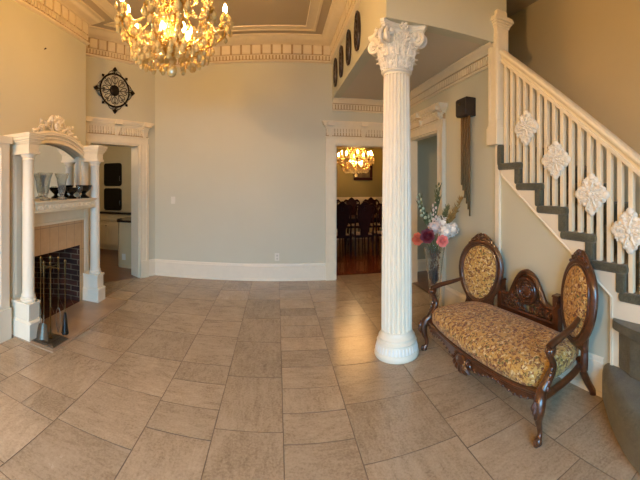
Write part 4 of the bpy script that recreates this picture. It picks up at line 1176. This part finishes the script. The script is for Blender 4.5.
    for k in range(150):                                   # small drops clustered about the stem
        a = rn.random()*2*pi; z = rn.uniform(.30,.95); r = rn.uniform(.03,.12) if z > .5 else rn.uniform(.05,.16)
        mb.lathe([(0,-.04),(.010,-.03),(.011,-.02),(.003,-.004),(0,0)], 6, Matrix.Translation((r*cos(a), r*sin(a), z)) @ Matrix.Scale(rn.uniform(.8,1.5), 4))
    for k in range(190):                                   # and strung along the arms
        a = 2*pi*(rn.randrange(narm)+.3)/narm+rn.uniform(-.08,.08); r = rn.uniform(.15,.42); z = .20+max(0,(r-.22))*.85+rn.uniform(-.01,.13)
        mb.lathe([(0,-.05),(.012,-.038),(.013,-.026),(.003,-.004),(0,0)], 6, Matrix.Translation((r*cos(a), r*sin(a), z)) @ Matrix.Scale(rn.uniform(.9,1.7), 4))
    for k in range(narm):                                  # rosettes of drops standing about the candles
        a = 2*pi*(k+.3)/narm; M = Matrix.Rotation(a, 4, 'Z'); R1 = .425 if not k % 2 else .36; zc = .40 if not k % 2 else .43
        for j in range(16):
            b = rn.random()*2*pi; rr_ = rn.uniform(.022,.055)
            p = M @ Vector((R1+rr_*cos(b), rr_*sin(b), zc+rn.uniform(-.06,.13)))
            mb.lathe([(0,-.05),(.012,-.038),(.014,-.026),(.003,-.004),(0,0)], 6, Matrix.Translation(p) @ Matrix.Scale(rn.uniform(.8,1.5), 4))
    o = mb.build('small_crystals', cr, ch, smooth=0); o['kind'] = 'stuff'
    # swags of beads
    for k in range(narm):
        a0 = 2*pi*(k+.3)/narm; a1 = a0+2*pi/narm; inner = k % 2
        mb = MB()
        ra, rb = (.425, .36) if not inner else (.36, .425)
        for A, Bp, sag in ((Vector((.03*cos(a0),.03*sin(a0),.78)), Vector((ra*cos(a0),ra*sin(a0),.39)), .14), (Vector((ra*cos(a0),ra*sin(a0),.385)), Vector((rb*cos(a1),rb*sin(a1),.385)), .07)):
            n_ = int((A-Bp).length/.026)+3
            for i in range(n_+1):
                t = i/n_; p = A.lerp(Bp, t); p.z -= sag*4*t*(1-t)
                mb.ball(p, .0105, 6, 4)
        mb.build('bead_swag', cr, ch, smooth=0)
    return ch
main_ch = chandelier((-.83, 2.63, 2.365), 'large glowing crystal chandelier hanging from the high ceiling', None, ZC-2.365, W['bulb'])
# the dining room's lamp: a copy of the same kind, shorter stem
ch2 = chandelier((1.86, 7.95, 1.69), 'lit crystal chandelier seen through the doorway over the dining table', None, 3.4-1.69, W['bulb2'])
# ------------------------------------------------------------------ floor vase with flowers
VX, VY = 1.70, 3.45
W['stem'] = plain('green_stem', S(92,104,62), .6, var=.2, scale=20)
W['leaf'] = plain('dry_leaf', S(98,100,60), .6, var=.25, scale=20)
W['filler'] = plain('dried_filler', S(158,124,88), .8, var=.5, scale=60)
W['rose_o'] = plain('orange_rose_petal', S(232,112,78), .6, var=.12, scale=20)
W['rose_r'] = plain('burgundy_petal', S(112,26,38), .6, var=.2, scale=20)
W['rose_p'] = plain('pink_rose_petal', S(226,122,112), .6, var=.12, scale=20)
W['white_f'] = plain('white_petal', S(248,238,224), .6, var=.06, scale=20)
W['blush'] = plain('blush_petal', S(244,216,200), .6, var=.08, scale=20)
W['bud'] = plain('pale_green_bud', S(190,194,160), .6, var=.15, scale=20)
W['straw'] = plain('dried_straw', S(150,120,66), .8, var=.25, scale=30)
t = thing('floor_vase', 'tall clear glass trumpet vase on the floor behind the settee', 'vase', (VX, VY, 0.001))
mb = MB(); mb.lathe([(.085,0),(.088,.012),(.07,.022),(.045,.032),(.04,.05),(.046,.12),(.06,.30),(.08,.52),(.10,.70),(.118,.80),(.113,.80),(.095,.70),(.075,.52),(.055,.30),(.04,.13),(0,.10)], 48); mb.build('glass_body', W['clear'], t)
rn = random.Random(9)
mb = MB()
for k in range(150):
    z = rn.uniform(.14,.74); r = (.026+.052*(z-.1)/.65)*sqrt(rn.random())*.8; a = rn.random()*2*pi
    p = Vector((r*cos(a), r*sin(a), z)); d = Vector((rn.uniform(-.02,.02), rn.uniform(-.02,.02), rn.uniform(.02,.07)))
    mb.tube([p, p+d*.5, p+d], [.004,.0065,.002], 5)
o = mb.build('dried_filler', W['filler'], None, loc=(VX, VY, 0)); o['kind'] = 'stuff'; o['label'] = 'dried brown pods and twigs filling the tall glass vase'; o['category'] = 'dried filler'
def flower(name, label, cat, head, group=None):
    """root at the vase mouth; a stem reaching up to the bloom at 'head' (local to the vase axis)"""
    t = thing(name, label, cat, (VX, VY, 0), 0, group)
    mb = MB(); h = Vector(head); b = Vector((h.x*.22, h.y*.22, .74)); r_ = b.lerp(h, .5)+Vector((-h.x*.15, -h.y*.15, .03))
    spath4(mb, [(b.x,b.y,b.z,.0035),(r_.x,r_.y,r_.z,.0035),(h.x,h.y,h.z,.003)], 6)
    mb.build('stem', W['stem'], t); return t
def rose(t, head, r, m, facing):
    h = Vector(head); f = Vector(facing).normalized(); e1 = f.orthogonal().normalized(); e2 = f.cross(e1)
    mb = MB(); rr = random.Random(int(r*1e4)); pc = 0
    for ring_, (n, rad_, tilt, ln) in enumerate(((3,.16,.1,.55),(5,.34,.3,.7),(6,.58,.65,.85),(7,.85,1.15,.9))):
        for k in range(n):
            a = 2*pi*k/n+ring_*.7+rr.uniform(-.15,.15)
            er = e1*cos(a)+e2*sin(a); et = e2*cos(a)-e1*sin(a)
            def fn(u, v, er=er, et=et, rad_=rad_, tilt=tilt, ln=ln, n=n):
                s = v*2-1
                out = rad_*r*(.35+.65*u)+sin(tilt)*r*.35*u*u
                up = r*ln*u*cos(tilt*.8)-.25*r-.10*r*(u**4)*tilt*2
                wd_ = r*(.26+.5*rad_)*sin(pi*(.22+.62*u))*(1+.12*sin(9*u+k))
                return h+f*up+er*(out-.18*r*s*s*rad_)+et*(s*wd_)
            mb.grid(fn, 5, 5, thick=r*.03)
    mb.ball(h-f*r*.2, r*.35, 8, 6)
    return mb.build('bloom', m, t, smooth=70)
def puff(t, head, r, m, seed):
    h = Vector(head); rr = random.Random(seed); mb = MB()
    for k in range(17):
        z = 1-2*(k+.5)/17; a = k*2.4+rr.random()*.4; q = sqrt(1-z*z); d = Vector((q*cos(a), q*sin(a), z)); e1 = d.orthogonal().normalized(); e2 = d.cross(e1)
        c = h+d*r*(.72+.3*rr.random()); a0 = rr.random()*2
        for j in range(5):
            b = a0+j*2*pi/5; o_ = e1*cos(b)+e2*sin(b); w_ = e2*cos(b)-e1*sin(b)
            mb.grid(lambda u, v: c+o_*(r*.42*u)+w_*((v-.5)*r*.42*sin(pi*(.12+.74*u)))+d*(r*.14*u*u-r*.10*(v*2-1)**2*u), 4, 4, thick=r*.03)
    mb.ball(h, r*.74, 12, 8)
    return mb.build('bloom', m, t, smooth=70)
def at_px(px, py, dy=0.0):
    """point at the vase's own distance for a direction read off the picture, relative to the vase axis"""
    th = (px-277)/344; rho = hypot(VX, VY)+dy
    return (rho*sin(th)-VX, rho*cos(th)-VY, 1.5+(185-py)*rho/344)
cam_dir = (-.44,-.9,.15)
p = at_px(418,239,-.08); t = flower('rose', 'open orange rose leaning out at the column side of the vase', 'flower', p); rose(t, p, .062, W['rose_o'], (-.7,-.7,.2))
p = at_px(427.5,236,-.12); t = flower('peony', 'dark burgundy bloom between the orange and the pink rose', 'flower', p); rose(t, p, .072, W['rose_r'], (-.45,-.85,.3))
p = at_px(442.5,241,-.14); t = flower('rose', 'open pink rose at the front of the vase mouth', 'flower', p); rose(t, p, .058, W['rose_p'], (-.35,-.9,.2))
for px, py, m, lab, r, dd in ((434.5,227,'blush','blush cream hydrangea above the burgundy bloom',.080,-.02),(441,222.5,'white_f','white hydrangea at the top of the bouquet, middle of the white ones',.078,.05),(446,231,'white_f','white hydrangea above the pink rose',.080,-.06),(452,229,'white_f','white hydrangea on the wall side of the bouquet',.076,.0)):
    p = at_px(px, py, dd); t = flower('hydrangea', lab, 'flower', p); puff(t, p, r, W[m], int(px))
def gladiolus(p, base, label, nb, m, lean):
    t = flower('gladiolus', label, 'flower', p)
    h = Vector(p); mb = MB(); d = (h-Vector((p[0]*.3,p[1]*.3,.85))).normalized()
    for k in range(nb):
        q = h-d*(.026*k)+Vector((.016*(-1)**k,.008*(-1)**(k//2),0)); mb.ball(q, (.010+.0012*k,.010+.0012*k,.020), 8, 6)
    mb.build('buds', m, t)
    mb = MB()
    for k in range(3):
        b = h-d*(.20+.07*k); s_ = (-1)**k
        mb.grid(lambda u, v: b+d*(.22*u)+Vector((s_*.05*u*u+(v-.5)*.022*sin(pi*(.1+.88*u)),0,.0)), 8, 3, thick=.002)
    mb.build('leaves', W['leaf'], t)
gladiolus(at_px(418.5,195), 0, 'pale gladiolus spike leaning far out toward the column', 11, W['bud'], -1)
gladiolus(at_px(438,184), 0, 'tallest upright green bud spike in the middle of the vase', 10, W['leaf'], 0)
gladiolus(at_px(434.5,203), 0, 'pinkish bud spike just below the tallest green one', 8, W['blush'], 0)
gladiolus(at_px(430,214), 0, 'short pale bud spike behind the burgundy bloom', 7, W['bud'], 0)
def plume(p, label, m, seed):
    t = flower('dried_plume', label, 'dried grass', p); rr = random.Random(seed)
    h = Vector(p); b = Vector((p[0]*.45,p[1]*.45,.98)); mb = MB()
    for k in range(105):
        u = rr.random(); q = b.lerp(h, .25+.75*u); dd = Vector((rr.uniform(-.05,.05), rr.uniform(-.03,.03), rr.uniform(.03,.09)))*(1.15-.5*u)
        mb.tube([q, q+dd*.6, q+dd], [.002,.005,.001], 5)
    mb.build('plume', m, t)
plume(at_px(462,199), 'straw plume leaning toward the wall, highest of the dried ones', W['straw'], 1)
plume(at_px(457,212,.05), 'dried straw plume behind the white hydrangeas', W['straw'], 2)
plume(at_px(448,208,.04), 'dark dried plume right of the tall green spike', W['leaf'], 4)
plume(at_px(424,215,.04), 'thin dried plume left of the bouquet', W['leaf'], 5)

# ------------------------------------------------------------------ dining room
W['seatpad'] = plain('pale_seat_fabric', S(150,134,116), .8, var=.1, scale=50)
def dining_chair(label, x, y, rz, first=None):
    if first is not None:
        t = copy_tree(first); t['label'] = label; t.location = (x, y, 0); t.rotation_euler = (0,0,rz); return t
    t = thing('dining_chair', label, 'chair', (x, y, 0), rz, 'dark carved dining chairs around the table')
    m = W['mahogany']      # back towards -y, seat at the origin
    mb = MB(); mb.box((-.23,-.20,.40),(.23,.24,.455)); mb.build('seat_frame', m, t, bevel=.008)
    mb = MB(); mb.grid(lambda u, v: (-.215+.43*u, -.18+.405*v, .455+.035*(sin(pi*u)*sin(pi*v))**.5), 10, 10, thick=.02); mb.build('seat_cushion', W['seatpad'], t)
    for s_ in (-1, 1):
        mb = MB(); spath4(mb, [(s_*.205,.215,.41,.028),(s_*.215,.23,.32,.026),(s_*.205,.215,.15,.016),(s_*.205,.225,.04,.016),(s_*.205,.24,.0,.022)], 10); mb.build('leg', m, t)
        mb = MB(); spath4(mb, [(s_*.205,-.185,.44,.024),(s_*.205,-.19,.25,.02),(s_*.21,-.225,.0,.02)], 10); mb.build('leg', m, t)
        mb = MB(); spath4(mb, [(s_*.205,-.185,.42,.022),(s_*.215,-.205,.62,.019),(s_*.20,-.235,.86,.018),(s_*.235,-.255,1.00,.02),(s_*.215,-.26,1.06,.022)], 10); mb.build('back_post', m, t)
    mb = MB()
    q = smoothpath([(-.215,-.26,1.055,.020),(-.17,-.262,1.095,.022),(-.10,-.263,1.08,.020),(-.05,-.265,1.115,.022),(0,-.266,1.145,.026),(.05,-.265,1.115,.022),(.10,-.263,1.08,.020),(.17,-.262,1.095,.022),(.215,-.26,1.055,.020)], 5)
    mb.tube([p[:3] for p in q], [p[3] for p in q], 8)
    for s_ in (-1, 1): mb.tube(spiral((s_*.165,-.262,1.06), .034, .01, pi/2, 1.3*s_, 16), .012, 7)
    mb.build('crest_rail', m, t)
    mb = MB(); pr = [(-.09,.44),(.09,.44),(.095,.58),(.14,.70),(.17,.86),(.175,.97),(.12,1.08),(0,1.12),(-.12,1.08),(-.175,.97),(-.17,.86),(-.14,.70),(-.095,.58)]
    n = len(pr); yb = lambda z: -.19-.075*max(0,(z-.5)/.6)
    mb.add([(x, yb(z), z) for x, z in pr]+[(x, yb(z)-.018, z) for x, z in pr], [tuple(range(n)), tuple(range(n,2*n))[::-1]]+[(i,(i+1)%n,n+(i+1)%n,n+i) for i in range(n)])
    mb.build('back_splat', m, t)
    t.scale = (.92, .95, 1)
    mb = MB(); mb.lathe([(.0,0),(.035,0),(.03,.012),(0,.016)], 14, Matrix.Translation((0,-.275,1.0)) @ Matrix.Rotation(pi/2, 4, 'X')); mb.ball((0,-.285,1.06), (.03,.015,.03), 10, 8); mb.build('carved_boss', m, t)
    return t
def dpos(px, Y): return math.tan((px-277)/344)*Y
c0 = dining_chair('dark carved dining chair with its back to the doorway, middle of the opening', dpos(362,7.15), 7.15, 0)
dining_chair('dark dining chair with its back to the doorway, beside the left casing', dpos(339.5,7.15), 7.15, .05, c0)
dining_chair('dark dining chair partly hidden by the column, near side of the table', dpos(383,7.2), 7.2, -.05, c0)
dining_chair('dark dining chair across the table, under the dark picture frame', dpos(373.5,8.75), 8.75, pi, c0)
dining_chair('dark dining chair across the table, in the gap between two near chairs', dpos(353.5,8.75), 8.75, pi, c0)
dining_chair('dark dining chair across the table beyond the left near chair', dpos(334,8.75), 8.75, pi, c0)
t = thing('dining_table', 'long dark dining table behind the near row of chairs', 'table', (1.9, 7.95, 0))
mb = MB(); mb.box((-1.1,-.45,.72),(1.1,.45,.755)); mb.build('tabletop', W['mahogany'], t, bevel=.012)
mb = MB(); mb.box((-1.0,-.36,.64),(1.0,.36,.72)); mb.build('apron', W['mahogany'], t)
for sx in (-1, 1):
    for sy in (-1, 1):
        mb = MB(); mb.lathe([(.03,0),(.035,.03),(.022,.06),(.03,.2),(.04,.35),(.028,.5),(.045,.6),(.045,.68)], 16, Matrix.Translation((sx*.92,sy*.29,0))); mb.build('leg', W['mahogany'], t)
t = thing('framed_picture', 'dark framed picture on the olive dining room wall', 'picture', (dpos(363,9.28), 9.298, 1.93))
mb = MB()
for a, b in (((-.27,-.05,-.30),(.27,0,-.22)),((-.27,-.05,.22),(.27,0,.30)),((-.27,-.05,-.22),(-.19,0,.22)),((.19,-.05,-.22),(.27,0,.22))): mb.box(a, b)
mb.build('frame', W['mahogany'], t, bevel=.01)
mb = MB(); mb.box((-.2,-.02,-.23),(.2,-.004,.23)); mb.build('canvas', plain('dark_canvas', S(92,76,42), .5, var=.5, scale=6), t)

# ------------------------------------------------------------------ kitchen
W['cabinet'] = plain('cream_cabinet', S(206,186,142), .45, var=.04, scale=4)
W['counter'] = plain('dark_counter', S(40,28,22), .2, var=.3, scale=30)
def K(px, Y): return math.tan((px-277)/344)*Y
kx = -2.765
t = thing('kitchen_peninsula', 'cream kitchen peninsula with a dark top just inside the left doorway', 'cabinet', (kx, 5.62, .004))
poly = [(-.10,.14),(-.02,.0),(.25,.0),(.25,.60),(-.10,.60)]
mb = MB(); mb.prism(poly, .0, .82); mb.build('body', W['cabinet'], t, bevel=.004)
mb = MB(); mb.prism([(x+(-.025 if x < .2 else .0), y+(-.025 if y < .3 else .0)) for x, y in poly], .82, .86); mb.build('worktop', W['counter'], t, bevel=.004)
mb = MB(); mb.box((.02,-.012,.0),(.25,0,.07)); mb.build('toe_board', W['cabinet'], t)
o = thing('wall_outlet', 'beige power outlet on the front of the kitchen peninsula', 'outlet', (kx+.085, 5.62, .20)); mb = MB(); mb.box((-.035,-.008,-.055),(.035,-.0005,.055)); mb.build('plate', W['plate'], o, bevel=.002)
for z in (-.024,.024):
    mb = MB(); mb.box((-.013,-.012,z-.013),(.013,-.007,z+.013)); mb.build('socket', W['plate'], o)
Yk = 7.02
bx = K(109, Yk)
t = thing('kitchen_base_cabinet', 'cream lower cabinets under a dark counter at the kitchen back wall', 'cabinet', (bx, Yk, .004))
mb = MB(); mb.box((-1.3,.04,0),(1.3,.57,.08)); mb.box((-1.3,0,.08),(1.3,.57,.83)); mb.build('body', W['cabinet'], t)
mb = MB(); mb.box((-1.3,-.03,.83),(1.3,.57,.87)); mb.build('worktop', W['counter'], t, bevel=.004)
for k in range(4):
    x = -1.2+.62*k
    mb = MB(); mb.box((x,-.018,.12),(x+.56,0,.64)); mb.box((x+.06,-.024,.18),(x+.50,-.016,.58)); d = mb.build('door', W['cabinet'], t, bevel=.004)
    mb = MB(); mb.ball((x+.52,-.035,.56), .014, 10, 8); mb.build('knob', W['brass'], d)
    mb = MB(); mb.box((x,-.018,.67),(x+.56,0,.80)); d = mb.build('drawer', W['cabinet'], t, bevel=.004)
    mb = MB(); mb.ball((x+.28,-.035,.735), .014, 10, 8); mb.build('knob', W['brass'], d)
t = thing('kitchen_hutch', 'cream kitchen hutch with two dark round-cornered panels above the counter', 'cabinet', (bx, Yk+.20, .875))
mb = MB(); mb.box((-.62,0,0),(.62,.37,1.62)); mb.build('body', W['cabinet'], t)
for z0, z1 in ((.03,.55),(.60,1.14)):
    mb = MB(); r = .06; pts = []
    for cx_, cz, a0 in ((-.235+r,z0+r,pi),(.235-r,z0+r,1.5*pi),(.235-r,z1-r,0),(-.235+r,z1-r,.5*pi)):
        for i in range(6): pts.append((cx_+r*cos(a0+i*pi/10), cz+r*sin(a0+i*pi/10)))
    mb.prism(pts, -.022, .0, 'y'); d = mb.build('panel', W['black'], t, bevel=.004)
    mb = MB(); mb.tube([(.195,-.02,z0+.12),(.195,-.05,z0+.13),(.195,-.05,z0+.22),(.195,-.02,z0+.23)], .006, 8); mb.build('handle', W['steel'], d)

# ------------------------------------------------------------------ light
def area(name, loc, rot, sx, sy, power, c):
    l = bpy.data.lights.new(name, 'AREA'); l.shape = 'RECTANGLE'; l.size = sx; l.size_y = sy; l.energy = power; l.color = c
    o = bpy.data.objects.new(name, l); COL.objects.link(o); o.location = loc; o.rotation_euler = rot; return o
def point(name, loc, power, c, r=.05):
    l = bpy.data.lights.new(name, 'POINT'); l.energy = power; l.color = c; l.shadow_soft_size = r
    o = bpy.data.objects.new(name, l); COL.objects.link(o); o.location = loc; return o
# daylight through the front door's glass behind the camera
area('daylight', (-.4, -5.2, 3.4), (R(76), 0, 0), 7, 4.6, 2500, (.27,.62,1))
# unseen globe lamp added on the left wall to warm the right wall and stairs
hl = thing('added_wall_lamp', 'unseen round glass lamp added on the wall behind the camera', 'lamp', (XL, -.75, 2.75))
mb = MB(); mb.lathe([(0,0),(.07,0),(.07,.012),(.03,.03),(.012,.04),(.012,.13),(0,.13)], 24, Matrix.Rotation(pi/2, 4, 'Y')); mb.lathe([(.0,-.02),(.05,-.015),(.055,0),(0,0)], 20, Matrix.Translation((.17,0,-.09))); mb.tube([(.11,0,0),(.15,0,-.01),(.17,0,-.05),(.17,0,-.1)], .01, 8); mb.build('bracket', W['brass'], hl)
mb = MB(); mb.ball((.17,0,.015), (.11,.11,.11), 24, 16); mb.build('globe', emit('added_lamp_glow', (1,.60,.27,1), 640), hl)
point('dining_glow', (1.83, 7.95, 1.60), 8, (1,.70,.36), .2)
point('kitchen_glow', (-3.4, 5.4, 2.5), 24, (1,.82,.6), .15)
area('side_room_daylight', (4.75, 4.7, 1.5), (0, R(90), 0), 1.4, 1.2, 13, (1,.90,.72))
w = bpy.data.worlds.new('sky'); SC.world = w; w.use_nodes = True
nt = w.node_tree; bg = nt.nodes['Background']
sk = nt.nodes.new('ShaderNodeTexSky'); sk.sky_type = 'HOSEK_WILKIE'; nt.links.new(sk.outputs[0], bg.inputs[0]); bg.inputs[1].default_value = .5

# ------------------------------------------------------------------ camera: a rotating panoramic camera, as the photograph was taken
cam = bpy.data.cameras.new('camera'); cam.type = 'PANO'; cam.panorama_type = 'CENTRAL_CYLINDRICAL'
F = 344.0
cam.central_cylindrical_range_u_min = -277/F; cam.central_cylindrical_range_u_max = (640-277)/F
cam.central_cylindrical_range_v_min = -(480-185)/F; cam.central_cylindrical_range_v_max = 185/F
cam.central_cylindrical_radius = 1.0
co = bpy.data.objects.new('camera', cam); COL.objects.link(co); co.location = (0, 0, 1.5); co.rotation_euler = (R(90), 0, 0); SC.camera = co
SC.view_settings.view_transform = 'Standard'; SC.view_settings.look = 'None'; SC.view_settings.gamma = 1.0; SC.view_settings.exposure = 0.0; SC.view_settings.use_curve_mapping = False
SC.cycles.max_bounces = 8; SC.cycles.diffuse_bounces = 4; SC.cycles.glossy_bounces = 4; SC.cycles.transmission_bounces = 6; SC.cycles.transparent_max_bounces = 6
SC.cycles.sample_clamp_indirect = 4.0; SC.cycles.caustics_reflective = False; SC.cycles.caustics_refractive = False
SC.cycles.use_denoising = True
